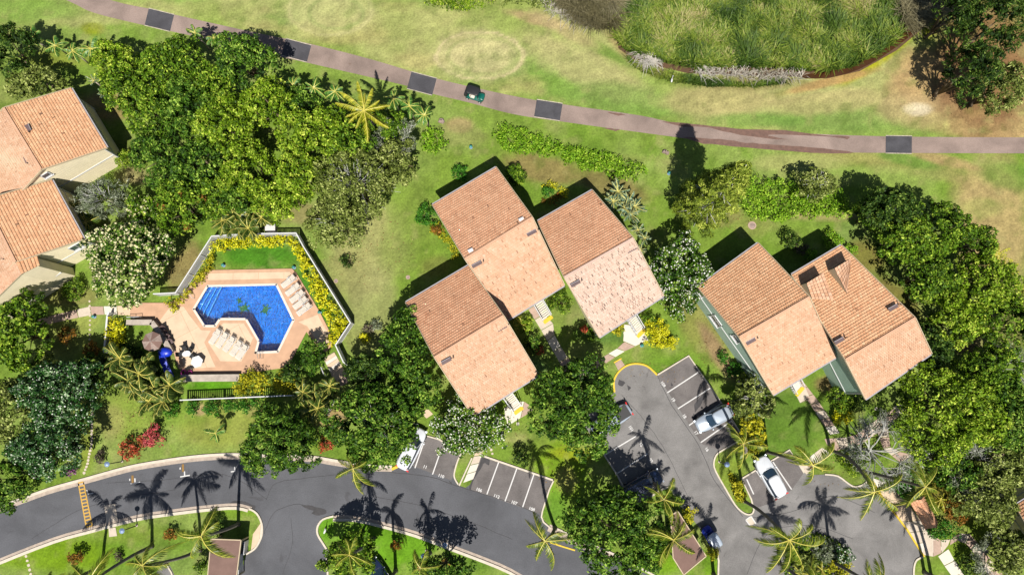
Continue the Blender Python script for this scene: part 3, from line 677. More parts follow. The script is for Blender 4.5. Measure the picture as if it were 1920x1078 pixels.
def roof_slope(par, name, e1, e2, r1, r2, m, dark=.02, step=.062, exp_=.31, tw=.25, seed=0, fs=None):
    """e1,e2 eave; r1,r2 ridge. The slope board, and its tiles laid course by course"""
    rr = np.random.default_rng(seed + 5)
    e1, e2, r1, r2 = [Vector(v) for v in (e1, e2, r1, r2)]
    nrm = (e2 - e1).cross(r1 - e1).normalized()
    if nrm.z < 0: nrm = -nrm
    b = MB(); th = .16
    vs = [v for v in (e1, e2, r2, r1)] + [v - nrm * th for v in (e1, e2, r2, r1)]
    b.add(vs, [(0, 1, 2, 3), (7, 6, 5, 4), (0, 4, 5, 1), (1, 5, 6, 2), (2, 6, 7, 3), (3, 7, 4, 0)])
    so = b.build(name, fascia_m, par, world=True)
    nc = max(2, round(((r1 - e1).length + (r2 - e2).length) / 2 / exp_)); nt_ = max(2, round((e2 - e1).length / tw))
    V = []; Fq = []; T = []
    prof = [(0.0, .006), (.02, step * .75), (.30, step), (1.0, .02)]
    e1n, e2n, r1n, r2n = [np.array(v) for v in (e1, e2, r1, r2)]; n_ = np.array(nrm)
    for i in range(nc):
        off = (i % 2) * .5; ct = rr.normal(0, .05)
        ss = np.clip((np.arange(-1, nt_ + 1) + off) / nt_, 0, 1)
        for j in range(nt_ + 1):
            s0, s1 = ss[j], ss[j + 1]
            if s1 - s0 < 1e-4: continue
            k = .002
            dz = rr.uniform(-.008, .010); tint = .5 + ct + rr.normal(0, .13)
            reps = [(s0 + k, s1 - k, dz, tint)]
            if rr.random() < dark:
                w_ = (s1 - s0) * rr.uniform(.22, .5); q_ = s0 + (s1 - s0) * rr.uniform(.1, .45); reps.append((q_, q_ + w_, dz + .012, rr.uniform(0, .09)))
            for (sa, sb, dz_, ti) in reps:
                b0 = len(V)
                for (u, h) in prof:
                    uu = (i + u) / nc
                    a = e1n + (r1n - e1n) * uu; c = e2n + (r2n - e2n) * uu
                    for s_ in (sa, sb): V.append(a + (c - a) * s_ + n_ * (h + dz_))
                for q in range(3):
                    Fq.append((b0 + q * 2, b0 + q * 2 + 1, b0 + q * 2 + 3, b0 + q * 2 + 2)); T.append(min(1, max(0, ti)))
    V = np.array(V); Fq = np.array(Fq)
    # keep the faces turned outwards
    a = V[Fq[2::3]]; cr = np.cross(a[:, 1] - a[:, 0], a[:, 2] - a[:, 0]).dot(n_)
    if cr.mean() < 0: Fq = Fq[:, ::-1]
    org = np.array(par.location)
    t = link('roof_tiles', np_mesh('roof_tiles', V - org, Fq, m, T), so); t['kind'] = 'stuff'
    return so

def wall_prism(par, quad, ridge, ze, zr, m, inset=(.45, .3), name='wall', ze2=None):
    ze2 = ze if ze2 is None else ze2
    """quad: eave corners (nwL, nwR, seR, seL) in plan, ridge: (L, R)"""
    nL, nR, sR, sL = [Vector((p.x, p.y, 0)) for p in quad]; rL, rR = [Vector((p.x, p.y, 0)) for p in ridge]
    a = (nR - nL).normalized(); dn = (sL - nL).normalized(); ix, iy = inset[1], inset[0]
    P = [nL + a * ix + dn * iy, rL + a * ix, sL + a * ix - dn * iy, sR - a * ix - dn * iy, rR - a * ix, nR - a * ix + dn * iy]
    for k_, (i0, i1) in ((1, (0, 2)), (4, (5, 3))):
        d_ = (P[i1] - P[i0]).normalized(); P[k_] = P[i0] + d_ * (P[k_] - P[i0]).dot(d_)
    kN = iy / max(.1, (rL - nL).length); kS = iy / max(.1, (sL - rL).length)
    zn = ze + (zr - ze) * kN - .2; zs = ze2 + (zr - ze2) * kS - .2
    zt = [zn, zr - .2, zs, zs, zr - .2, zn]
    b = MB(); n = 6
    vs = [(p.x, p.y, 0) for p in P] + [(p.x, p.y, z) for p, z in zip(P, zt)]
    fs = [(j, i, i + n, j + n) for i, j in ((0, 1), (1, 2), (2, 3), (3, 4), (4, 5), (5, 0))]
    fs += [(6, 7, 10, 11), (7, 8, 9, 10)]
    b.add(vs, fs)
    o = b.build(name, m, par, world=True)
    # trim bands and corner boards
    t = MB(); c = sum(P, Vector()) / 6
    for i in range(6):
        j = (i + 1) % 6; A_, B_ = P[i], P[j]; d = (B_ - A_).normalized(); n3 = Vector((d.y, -d.x, 0))
        if n3.dot((A_ + B_) / 2 - c) < 0: n3 = -n3
        t.bar(A_ + n3 * .03 + Vector((0, 0, 2.55)), B_ + n3 * .03 + Vector((0, 0, 2.55)), .06, .16)
    t.build('trim_band', white_m, o, world=True)
    for i in (0, 2, 3, 5): t = MB(); t.box((P[i].x, P[i].y, zt[i] / 2), (.16, .16, zt[i] - .02)); t.build('corner_board', white_m, o, world=True)
    return o, P

def window(par, A_, B_, s, z, w, h, panes=2, awn=False):
    """window on the wall line A->B, s metres from A"""
    d = (B_ - A_).normalized(); n3 = Vector((d.y, -d.x, 0)); c = A_ + d * s + Vector((0, 0, z)); rz = math.atan2(d.y, d.x)
    def place(n3, k): return (c.x + n3.x * k, c.y + n3.y * k, c.z)
    b = MB()
    for sx in (-1, 1): b.box((c.x + d.x * sx * w / 2, c.y + d.y * sx * w / 2, z), (.1, .2, h + .1), rz)
    for sz in (-1, 1): b.box((c.x, c.y, z + sz * h / 2), (w + .1, .2, .1), rz)
    for k in range(1, panes): b.box((c.x + d.x * (k / panes - .5) * w, c.y + d.y * (k / panes - .5) * w, z), (.06, .18, h), rz)
    fo = b.build('window', white_m, par, world=True)
    g = MB(); g.box((c.x, c.y, z), (w - .1, .1, h - .1), rz); g.build('pane', glass_m, fo, world=True)
    s_ = MB(); s_.box((c.x, c.y, z - h / 2 - .08), (w + .25, .34, .06), rz); s_.build('sill', white_m, fo, world=True)
    return fo

def unit(par, nL, nR, rL, rR, sL, sR, ze, zr, wallm, tn, ts, dn=.02, ds=.03, seed=0, ze2=None, walls=True):
    ze2 = ze if ze2 is None else ze2
    N1, N2, R1, R2, S1, S2 = G(*nL, ze), G(*nR, ze), G(*rL, zr), G(*rR, zr), G(*sL, ze2), G(*sR, ze2)
    roof_slope(par, 'roof_slope', N1, N2, R1, R2, tn, dn, seed=seed)
    roof_slope(par, 'roof_slope', S2, S1, R2, R1, ts, ds, seed=seed + 1)
    b = MB(); b.bar(R1 + Vector((0, 0, .06)), R2 + Vector((0, 0, .06)), .22, .14); b.build('ridge_cap', ts, par, world=True, tint=True)
    b = MB(); d = (N2 - N1).normalized(); o = (N1 - R1); o.z = 0; o.normalize()
    b.bar(N1 + o * .08 - Vector((0, 0, .05)), N2 + o * .08 - Vector((0, 0, .05)), .14, .12)
    b.build('gutter', gutter_w, par, world=True)
    b = MB(); o = -o
    b.bar(S1 + o * .08 - Vector((0, 0, .05)), S2 + o * .08 - Vector((0, 0, .05)), .14, .12); b.build('gutter', gutter_w, par, world=True)
    for (p, q, r_) in ((N1, R1, S1), (N2, R2, S2)):
        v = MB()
        side = (N1 - N2).normalized() * (.05 if p is N1 else -.05)
        v.bar(p + side, q + side, .07, .22); v.bar(q + side, r_ + side, .07, .22); v.build('verge_board', fascia_m, par, world=True)
    if walls: return wall_prism(par, (N1, N2, S2, S1), (R1, R2), ze, zr, wallm, ze2=ze2)

def roof_vent(par, px, py, z, ang, w=1.1, d=.36, h=.05, m=None, name='roof_vent'):
    g = G(px, py, z); a = math.radians(ang)
    b = MB(); b.box((g.x, g.y, z), (w, d, h), a)
    o = b.build(name, m or vent_m, par, world=True)
    b = MB(); b.box((g.x - math.sin(a) * d * .5, g.y + math.cos(a) * d * .5, z + .02), (w * 1.02, .05, h + .07), a); b.build('flashing', gutter_w, o, world=True)
    p2 = MB(); qx, qy = g.x + math.cos(a) * (w * .72), g.y + math.sin(a) * (w * .72)
    p2.tube([(qx, qy, z - .3), (qx, qy, z + .25)], .06, 7); p2.build('vent_pipe', black_m, par, world=True)

ZE, ZR = 4.9, 8.6
bc = thing('townhouse', 'stepped terracotta tiled townhouse of three roofs standing in the middle of the photo', 'building', G(960, 560), group='tile roofed townhouses')
unit(bc, (811, 384), (930, 314), (872, 486), (998, 408), (952, 600), (1058, 535), ZE, ZR, beige_wall, tile_n, tile_s, .006, .09, 1)
unit(bc, (761, 567), (878, 498), (815, 670), (944, 592), (887, 780), (1010, 703), ZE, ZR, beige_wall, tile_n, tile_s, .006, .06, 3)
unit(bc, (1008, 415), (1110, 357), (1058, 520), (1187, 447), (1124, 632), (1244, 555), ZE, ZR, beige_wall, tile_n, tile_w, .006, .30, 5)
for x, y, z in [(894, 496, 8.3), (997, 437, 8.1), (1079, 532, 8.35), (1185, 468, 8.1), (837, 677, 8.5), (941, 615, 8.1)]: roof_vent(bc, x, y, z, 28)
for x, y, z in [(883, 471, 8.3), (978, 413, 8.3)]: roof_vent(bc, x, y, z, 28, .55, .45, .35, white_m, 'chimney')
bd = thing('townhouse', 'townhouse with sage green siding and twin roof dormers, right of the parking lot', 'building', G(1520, 600), group='tile roofed townhouses')
wo, P = unit(bd, (1308, 538), (1421, 456), (1386, 632), (1517, 557), (1450, 740), (1567, 670), ZE, ZR, green_wall, tile_o, tile_s, .006, .03, 7)
A_, B_ = P[0], P[2]
Lw = (B_ - A_).length
window(bd, B_, A_, Lw * .70, 2.35, 1.5, 1.7, 2); window(bd, B_, A_, Lw * .50, 4.6, 1.0, 1.1, 1); window(bd, B_, A_, Lw * .97, 3.9, .9, 1.6, 1)
wo, P = unit(bd, (1484, 515), (1577, 460), (1585, 674), (1715, 596), (1623, 748), (1746, 663), ZE, 8.6, green_wall, tile_o, tile_s, .006, .03, 9, ze2=7.0)
for x, y, z in [(1408, 640, 8.2), (1513, 576, 8.0), (1574, 639, 8.25), (1675, 577, 8.25)]: roof_vent(bd, x, y, z, 28)
# the two dormers
nw1, nw2, rg1, rg2 = G(1484, 515, ZE), G(1577, 460, ZE), G(1585, 674, 8.6), G(1715, 596, 8.6)
pn = (nw2 - nw1).cross(rg1 - nw1).normalized()
if pn.z < 0: pn = -pn
def on_roof(px, py):
    g0 = G(px, py, 0); g1 = G(px, py, 10); d = g1 - g0
    return g0 + d * ((nw1 - g0).dot(pn) / d.dot(pn))
for pts in ([(1501, 535), (1532, 516), (1563, 563), (1521, 561)], [(1552, 508), (1583, 489), (1593, 507), (1587, 551)]):
    a, b_, c, d = [on_roof(*p) for p in pts]
    up = Vector((0, 0, 1.55))
    m = MB(); m.add([a, b_, c, d, a + up, b_ + up, c + Vector((0, 0, .1)), d + Vector((0, 0, .1))], [(0, 1, 5, 4), (1, 2, 6, 5), (2, 3, 7, 6), (3, 0, 4, 7), (3, 2, 1, 0)])
    do = m.build('dormer', fascia_m, bd, world=True)
    v = MB(); v.add([a.lerp(b_, .1) + up * .2 + Vector((-.02, .03, 0)), a.lerp(b_, .9) + up * .2 + Vector((-.02, .03, 0)), a.lerp(b_, .9) + up * .85 + Vector((-.02, .03, 0)), a.lerp(b_, .1) + up * .85 + Vector((-.02, .03, 0))], [(0, 1, 2, 3)])
    v.build('pane', glass_m, do, world=True)
    e1, e2, r1, r2 = a + up, b_ + up, d + Vector((0, 0, .1)), c + Vector((0, 0, .1))
    dd = MB(); n = 7; rr = random.Random(3)
    for i in range(n):
        for j in range(6):
            p00 = e1.lerp(r1, i / n); p01 = e2.lerp(r2, i / n); p10 = e1.lerp(r1, (i + 1) / n); p11 = e2.lerp(r2, (i + 1) / n)
            z = Vector((0, 0, .09)); z2 = Vector((0, 0, .03)); s0, s1 = j / 6 + .01, (j + 1) / 6 - .01
            dd.add([p00.lerp(p01, s0) + z, p00.lerp(p01, s1) + z, p10.lerp(p11, s1) + z2, p10.lerp(p11, s0) + z2, p00.lerp(p01, s0), p00.lerp(p01, s1)], [(0, 1, 2, 3), (4, 5, 1, 0)], min(1, max(.14, rr.gauss(.5, .2))))
    to = dd.build('roof_tiles', tile_s, do, world=True, tint=True, kind='stuff')
    # do sits at the origin of its thing
# left complex: ridge runs down the picture; eaves on the right
bf = thing('townhouse', 'beige townhouse with orange tile roofs cut by the left edge of the photo', 'building', G(120, 380), group='tile roofed townhouses')
def left_unit(A0, B0, ze, zr, rT, rB, sT, sB, seed, walls=True):
    return unit(bf, B0, A0, rB, rT, sB, sT, ze, zr, beige_wall, tile_o, tile_s, .006, .03, seed, walls=walls)
wo, P = left_unit((134, 166), (201, 277), ZE, 7.6, (8, 203), (78, 318), (-62, 276), (16, 387), 11)
# P: nL.. here L side is the lower (south-east) gable
def to_line(P, px, py, z):
    g = G(px, py, z); A_, B_ = P[2], P[0]; d = (B_ - A_).normalized(); return A_, B_, (g - A_).dot(d)
a_, b_, s_ = to_line(P, 88, 326, 5.6); window(bf, a_, b_, s_, 5.9, .9, .8, 1)
wo, P = left_unit((98, 338), (158, 448), ZE, 7.6, (-28, 375), (30, 491), (-103, 430), (-40, 560), 13)
a_, b_, s_ = to_line(P, 145, 466, 4.0); window(bf, a_, b_, s_, 3.7, 1.5, 1.2, 2)
# projecting front part of the lower house
g_r1, g_r2 = G(30, 491, 7.62), G(40, 514, 7.62); g_e1, g_e2 = G(70, 480, 6.6), G(75, 497, 6.55)
roof_slope(bf, 'roof_slope', g_e2, g_e1, g_r2, g_r1, tile_o, .02, seed=15)
w1, w2 = G(30, 491, 7.6), G(40, 514, 7.6); q1, q2 = G(-60, 565, ZE), G(-40, 592, ZE)
roof_slope(bf, 'roof_slope', q1, q2, w1, w2, tile_s, .02, seed=16)
pa, pb = g_e2, q2
pw = [Vector((g_e1.x, g_e1.y, 0)), Vector((g_e2.x, g_e2.y, 0)), Vector((g_r2.x, g_r2.y, 0)), Vector((q2.x, q2.y, 0)), Vector((q1.x, q1.y, 0)), Vector((g_r1.x, g_r1.y, 0))]
b = MB(); n = 6; zt = [6.4, 6.35, 7.4, 4.7, 4.7, 7.4]; cen = sum(pw, Vector()) / 6
pw = [p + (cen - p).normalized() * .25 for p in pw]
b.add([(p.x, p.y, 0) for p in pw] + [(p.x, p.y, z) for p, z in zip(pw, zt)], [(i, (i + 1) % 6, (i + 1) % 6 + 6, i + 6) for i in range(6)] + [(6, 7, 8, 11), (8, 9, 10, 11)])
wf = b.build('wall', beige_wall, bf, world=True)
t = MB(); t.bar(pw[1] + Vector((.04, -.04, 2.6)), pw[3] + Vector((.04, -.04, 2.6)), .08, .16); t.build('trim_band', white_m, wf, world=True)
L_ = (pw[1] - pw[3]).length
for px, py, z, w, h, pn_ in ((50, 522, 5.2, 1.6, 1.1, 2), (45, 540, 3.6, 2.4, 1.5, 3), (62, 549, 2.0, 1.8, 1.2, 2)):
    g = G(px, py, z); d = (pw[1] - pw[3]).normalized(); window(bf, pw[3], pw[1], (g - pw[3]).dot(d), z, w, h, pn_)
for x, y, z, a in [(50, 299, 7.1, -62), (5, 478, 7.0, -62), (52, 240, 7.3, -62)]: roof_vent(bf, x, y, z, a, .8, .5, .1, vent_m)
# right edge building
bh = thing('townhouse', 'corner of a beige building with orange tiles at the lower right edge of the photo', 'building', G(1915, 990), group='tile roofed townhouses')
unit(bh, (1903, 947), (2010, 880), (1962, 1052), (2080, 985), (2040, 1150), (2150, 1080), ZE, 8.2, beige_wall, tile_o, tile_s, .006, .03, 21)

# small flat roofed carports and the tiled gatehouse roof
def carport(name, label, poly, z, m, edge=white_m):
    w = gp(poly, z); t = thing(name, label, 'carport', Vector((sum(p.x for p in w) / len(w), sum(p.y for p in w) / len(w), 0)))
    b = MB(); b.prism([(p.x, p.y) for p in w], z - .18, z); b.build('roof', m, t, world=True)
    b = MB()
    for i in range(len(w)): b.bar(w[i] + Vector((0, 0, -.06)), w[(i + 1) % len(w)] + Vector((0, 0, -.06)), .1, .2)
    b.build('fascia', edge, t, world=True)
    c = sum(w, Vector()) / len(w)
    for p in w:
        q = p.lerp(c, .08); b = MB(); b.box((q.x, q.y, (z - .19) / 2), (.14, .14, z - .19)); b.build('post', edge, t, world=True)
    return t
carport('carport', 'brown flat roofed carport at the bottom beside the side road', [(396, 1010), (452, 1012), (443, 1085), (389, 1085)], 2.5, brownroof, fascia_m)
carport('carport', 'brown flat roof under a palm beside the white roofed cart', [(1257, 966), (1271, 958), (1324, 1042), (1282, 1077), (1262, 1045)], 2.6, brownroof, fascia_m)
# bin enclosure wall beside the first carport
bw = thing('enclosure_wall', 'low white edged enclosure wall next to the brown carport', 'wall', G(458, 1030))
b = MB(); b.bar(G(453, 1014, .6), G(450, 1078, .6), .12, 1.2); b.bar(G(462, 1013, .6), G(460, 1036, .6), .12, 1.2); b.bar(G(453, 1037, .6), G(462, 1036, .6), .12, 1.2)
b.build('panel', white_m, bw, world=True)
b = MB(); b.prism([(p.x, p.y) for p in gp([(453, 1013), (462, 1012), (460, 1037), (452, 1038)])], 0, .05); b.build('floor_slab', gutter_m, bw, world=True)
gh = thing('gatehouse', 'small terracotta tiled gatehouse roof between the hedges near the yellow kerb', 'pavilion', G(1730, 962))
ga, gb, gc_, gd = G(1704, 938, 2.6), G(1732, 930, 2.6), G(1758, 979, 2.6), G(1735, 991, 2.6)
gr1, gr2 = (ga + gb) / 2 + Vector((0, 0, .9)), (gc_ + gd) / 2 + Vector((0, 0, .9))
roof_slope(gh, 'roof_slope', gd, ga, gr2, gr1, tile_n, .03, seed=31); roof_slope(gh, 'roof_slope', gb, gc_, gr1, gr2, tile_n, .03, seed=32)
for q in (ga, gb, gc_, gd):
    c = (ga + gb + gc_ + gd) / 4; q = q.lerp(c, .12); b = MB(); b.box((q.x, q.y, 1.25), (.2, .2, 2.5)); b.build('post', conc_w, gh, world=True)

# outside stairs
def stair(label, top, bot, w, ztop, rot=None, n=9):
    T = G(*top, ztop); B = G(*bot, 0); t = thing('outside_stair', label, 'stairs', Vector((B.x, B.y, 0)), group='white outside stairs')
    d = T - B; dh = Vector((d.x, d.y, 0)); run = dh.length; dh.normalize(); sd = Vector((-dh.y, dh.x, 0)); az = math.atan2(dh.y, dh.x)
    for i in range(n):
        p = B + d * ((i + .7) / n)
        b = MB(); b.box((p.x, p.y, p.z), (run / n * .78, w, .05), az); b.build('tread', conc_w, t, world=True)
    for s in (-1, 1):
        b = MB(); o = sd * (s * (w / 2 + .04)); b.bar(B + o + Vector((0, 0, .05)), T + o, .06, .28); b.build('stringer', white_m, t, world=True)
        b = MB(); b.bar(B + o * 1.08 + Vector((0, 0, .95)), T + o * 1.08 + Vector((0, 0, .95)), .08, .07)
        for i in range(6):
            q = (B + o * 1.08).lerp(T + o * 1.08, i / 5); b.bar(q, q + Vector((0, 0, .92)) + dh * .001, .05, .05)
        b.build('handrail', white_m, t, world=True)
    y = MB(); q = B - dh * .25; y.box((q.x, q.y, .06), (.45, w + .2, .03), az); y.build('landing_strip', yel_m, t, world=True)
stair('white outside stair leading down to the long entrance walkway', (1007, 565), (1025, 596), 1.05, 2.3)
stair('white outside stair beside the bright yellow shrubs', (1181, 592), (1199, 622), 1.05, 2.3)
stair('white outside stair below the sage green house', (1484, 709), (1496, 731), 1.1, 1.9)
stair('white outside stair at the bottom corner of the lowest centre roof', (951, 740), (970, 766), 1.0, 2.2)
# ---------------------------------------------------------------- foliage
KIND = {
 'mid': [(40, 66, 6), (98, 138, 22), (192, 212, 76)],
 'bright': [(60, 90, 6), (128, 164, 26), (214, 226, 92)],
 'dark': [(22, 42, 8), (56, 88, 20), (136, 160, 66)],
 'deep': [(30, 58, 10), (78, 120, 24), (170, 198, 80)],
 'glossy': [(22, 56, 16), (56, 108, 34), (186, 210, 160)],
 'olive': [(66, 80, 26), (130, 146, 62), (204, 210, 130)],
 'pine': [(58, 76, 10), (132, 152, 44), (206, 214, 96)],
 'grey': [(86, 100, 70), (136, 146, 112), (200, 204, 186)],
 'hedge': [(84, 132, 14), (138, 184, 36), (200, 226, 84)],
 'box': [(40, 92, 20), (70, 130, 30), (110, 166, 48)],
 'yellow': [(160, 170, 10), (240, 232, 26), (254, 250, 100)],
 'gold': [(120, 130, 14), (196, 190, 34), (236, 222, 70)],
 'red': [(92, 70, 28), (196, 84, 50), (236, 120, 96)],
 'pink': [(120, 60, 50), (226, 88, 96), (246, 150, 150)],
 'rust': [(84, 80, 20), (150, 100, 34), (196, 140, 60)],
 'purple': [(96, 60, 90), (170, 96, 160), (206, 150, 196)],
 'dirty': [(66, 60, 50), (110, 100, 80), (150, 140, 120)],
}
LM = {}
def leaf_mat(kind):
    if kind not in LM:
        s = KIND[kind]
        LM[kind] = tint_mat(kind + '_leaves', [(0.0, C(*s[0], k=1.7)), (0.5, C(*s[1], k=1.65)), (1.0, C(*s[2], k=1.35))], 0.42 if kind == 'glossy' else .6, 0.35 if kind == 'glossy' else .16, 0.14)  # ramp top raised: sunlit highlights put into the leaf colour
    return LM[kind]
flower_glint_m = tint_mat('white_blossom_and_glint', [(0, C(225, 225, 200, 1.6)), (1, C(255, 255, 250, 1.4))], .8, .1, .2)  # white flowers, and painted glints on the glossy trees
cream_m = tint_mat('cream_blossom', [(0, C(206, 200, 140, 1.6)), (1, C(252, 246, 200, 1.4))], .8, .1, .2)
orange_m = tint_mat('orange_tips', [(0, C(120, 96, 34, 1.8)), (1, C(206, 130, 70, 1.8))], .8, .1, .2)

def leaves(rng, cen, rad, n, leaf, up=.35, flat=.8, asp=.5, spread=.35, ltint=None, jag=.55):
    """n leaves over lobes; returns V,F,T"""
    cen = np.asarray(cen, float); rad = np.asarray(rad, float); K = len(cen)
    w = rad ** 2; k = rng.choice(K, n, p=w / w.sum())
    d = rng.normal(size=(n, 3)); d[:, 2] += up; d /= np.linalg.norm(d, axis=1)[:, None]
    rr = rad[k] * (1 - spread * rng.random(n) ** 1.5)
    p = cen[k] + d * rr[:, None] * np.array([1, 1, flat])
    nv = d * .7 + rng.normal(size=(n, 3)) * jag + np.array([0, 0, .22]); nv /= np.linalg.norm(nv, axis=1)[:, None]
    a = np.cross(nv, rng.normal(size=(n, 3))); a /= np.linalg.norm(a, axis=1)[:, None] + 1e-9
    b = np.cross(nv, a)
    L = leaf * (.65 + .7 * rng.random(n))[:, None]
    V = np.stack([p - a * L * .5, p + b * L * asp * .5, p + a * L * .5, p - b * L * asp * .5], 1)
    lt = rng.random(K) if ltint is None else ltint
    T = np.clip(.14 + .5 * lt[k] + rng.normal(0, .2, n), 0, 1)
    return V.reshape(-1, 3), np.arange(n * 4).reshape(-1, 4), T

def lobes_ellipsoid(rng, rx, ry, h, z0, lr, k=1.0, over=.1, con=0):
    """clumps spread over the crown's skin, some deeper"""
    area = math.pi * rx * ry; K = max(7, int(area / (lr * lr) * .95 * k))
    c = []; r = []
    rz = (h - z0) / 2; zc = (h + z0) / 2
    ph = rng.random() * 6; 
    for i in range(K):
        u = rng.random(); an = rng.random() * 2 * math.pi
        el = math.asin(rng.uniform(-.25, 1) ** 1 if True else 0)
        m = .62 + .38 * rng.random() ** .6
        ed = 1 + .13 * math.sin(an * 3 + ph) + .08 * math.sin(an * 5 + ph * 2)
        if rng.random() < .5:
            q = math.sqrt(rng.random()); zz = zc + rz * math.sqrt(max(0, 1 - q * q)) * (.8 + .2 * rng.random())
            c.append((rx * q * math.cos(an) * ed, ry * q * math.sin(an) * ed, zz))
        else:
            c.append((rx * math.cos(el) * math.cos(an) * m * ed, ry * math.cos(el) * math.sin(an) * m * ed, zc + rz * math.sin(el) * m))
        r.append(lr * rng.uniform(.6, 1.25))
    return np.array(c), np.array(r)

NL = [0]
def limbs(b, rng, h, z0, rx, ry, r0, n=6):
    b.tube([(0, 0, -.1), (rng.uniform(-.2, .2), rng.uniform(-.2, .2), z0 * .6), (rng.uniform(-.3, .3), rng.uniform(-.3, .3), z0 + (h - z0) * .35)], [r0, r0 * .8, r0 * .5], 8)
    for i in range(n):
        an = i * 6.283 / n + rng.uniform(-.4, .4); q = rng.uniform(.5, .8)
        s = (0, 0, z0 * rng.uniform(.6, 1.0)); e = (rx * q * math.cos(an), ry * q * math.sin(an), z0 + (h - z0) * rng.uniform(.4, .7))
        m = (e[0] * .45, e[1] * .45, s[2] + (e[2] - s[2]) * .65)
        b.tube([s, m, e], [r0 * .5, r0 * .33, r0 * .12], 6)

def tree(name, label, cat, px, py, rx, ry, h, kind, lr=.46, leaf=.31, dens=118, z0=None, group=None, flowers=None, nf=60, zr=.68, base=None, asp=.5, k=1.0, trunk=True, tips=None, bare=0):
    """px,py: crown centre in the photo, rx,ry its half size there (pixels)"""
    rng = np.random.default_rng(abs(hash_(label)) % 99991); z0 = h * .22 if z0 is None else z0
    g = G(px, py, h * zr) if base is None else G(*base)
    sc = (H - h * zr) / F * 1.0; RX, RY = rx * sc, ry * sc
    t = thing(name, label, cat, (g.x, g.y, 0), 0, group)
    c, r = lobes_ellipsoid(rng, max(.2, RX - lr * .6), max(.2, RY - lr * .6), h - lr * .5, z0, lr, k)
    n = int(math.pi * RX * RY * dens * (1 + .10 * (h - z0) / max(RX, .5)))
    V, Fq, T = leaves(rng, c, r, n, leaf, asp=asp)
    # inner fill closes the dense crown; its dark tint is painted shade
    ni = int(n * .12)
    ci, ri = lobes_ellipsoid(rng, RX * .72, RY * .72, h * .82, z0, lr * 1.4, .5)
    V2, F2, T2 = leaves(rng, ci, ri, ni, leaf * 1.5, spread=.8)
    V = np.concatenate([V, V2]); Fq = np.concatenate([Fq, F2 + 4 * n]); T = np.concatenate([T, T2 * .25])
    keep = V[Fq[:, 0], 2] > .05; Fq = Fq[keep]; T = T[keep]; NL[0] += len(Fq)
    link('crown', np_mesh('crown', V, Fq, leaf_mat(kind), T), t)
    if trunk:
        b = MB(); limbs(b, rng, h, z0, RX, RY, .05 + .022 * h); b.build('trunk', trunk_m, t, smooth=True)
    if bare:
        b = MB()
        for i in range(bare):
            an = rng.random() * 6.283; q = rng.uniform(.2, .95); el = rng.uniform(.5, 1.0)
            e = (RX * q * math.cos(an), RY * q * math.sin(an), z0 + (h - z0) * math.sqrt(max(0, 1 - q * q)) * 1.03)
            s = (e[0] * .35, e[1] * .35, z0 + (e[2] - z0) * .7)
            b.tube([s, ((s[0] + e[0]) / 2 + rng.uniform(-.2, .2), (s[1] + e[1]) / 2 + rng.uniform(-.2, .2), (s[2] + e[2]) / 2 + .15), e], [.06, .04, .015], 5)
        b.build('bare_branches', bare_m, t)
    if flowers is not None:  # on the glossy trees these specks are painted leaf glints
        nf_ = int(nf * math.pi * RX * RY)
        Vf, Ff, Tf = leaves(rng, c, r * 1.06, nf_, .14 if kind == 'glossy' else .26 if flowers is cream_m else .17, spread=.05, up=.9, asp=.9)
        cl = rng.random(len(c)) < (.75 if flowers is flower_glint_m else .4)
        o = link('blossoms_and_glints', np_mesh('blossoms_and_glints', Vf, Ff, flowers, Tf), t); o['kind'] = 'stuff'
    if tips is not None:
        sel = rng.choice(len(c), max(3, len(c) // 22), replace=False)
        Vf, Ff, Tf = leaves(rng, c[sel], r[sel] * 1.1, int(26 * len(sel)), leaf, spread=.3, up=.6)
        o = link('coloured_tips', np_mesh('coloured_tips', Vf, Ff, tips, Tf), t); o['kind'] = 'stuff'
    return t
def hash_(s):
    h = 5381
    for ch in s: h = (h * 33 + ord(ch)) & 0xffffffff
    return h

def in_poly(x, y, P):
    ins = False; n = len(P)
    for i in range(n):
        x1, y1 = P[i][:2]; x2, y2 = P[(i + 1) % n][:2]
        if (y1 > y) != (y2 > y) and x < (x2 - x1) * (y - y1) / (y2 - y1) + x1: ins = not ins
    return ins

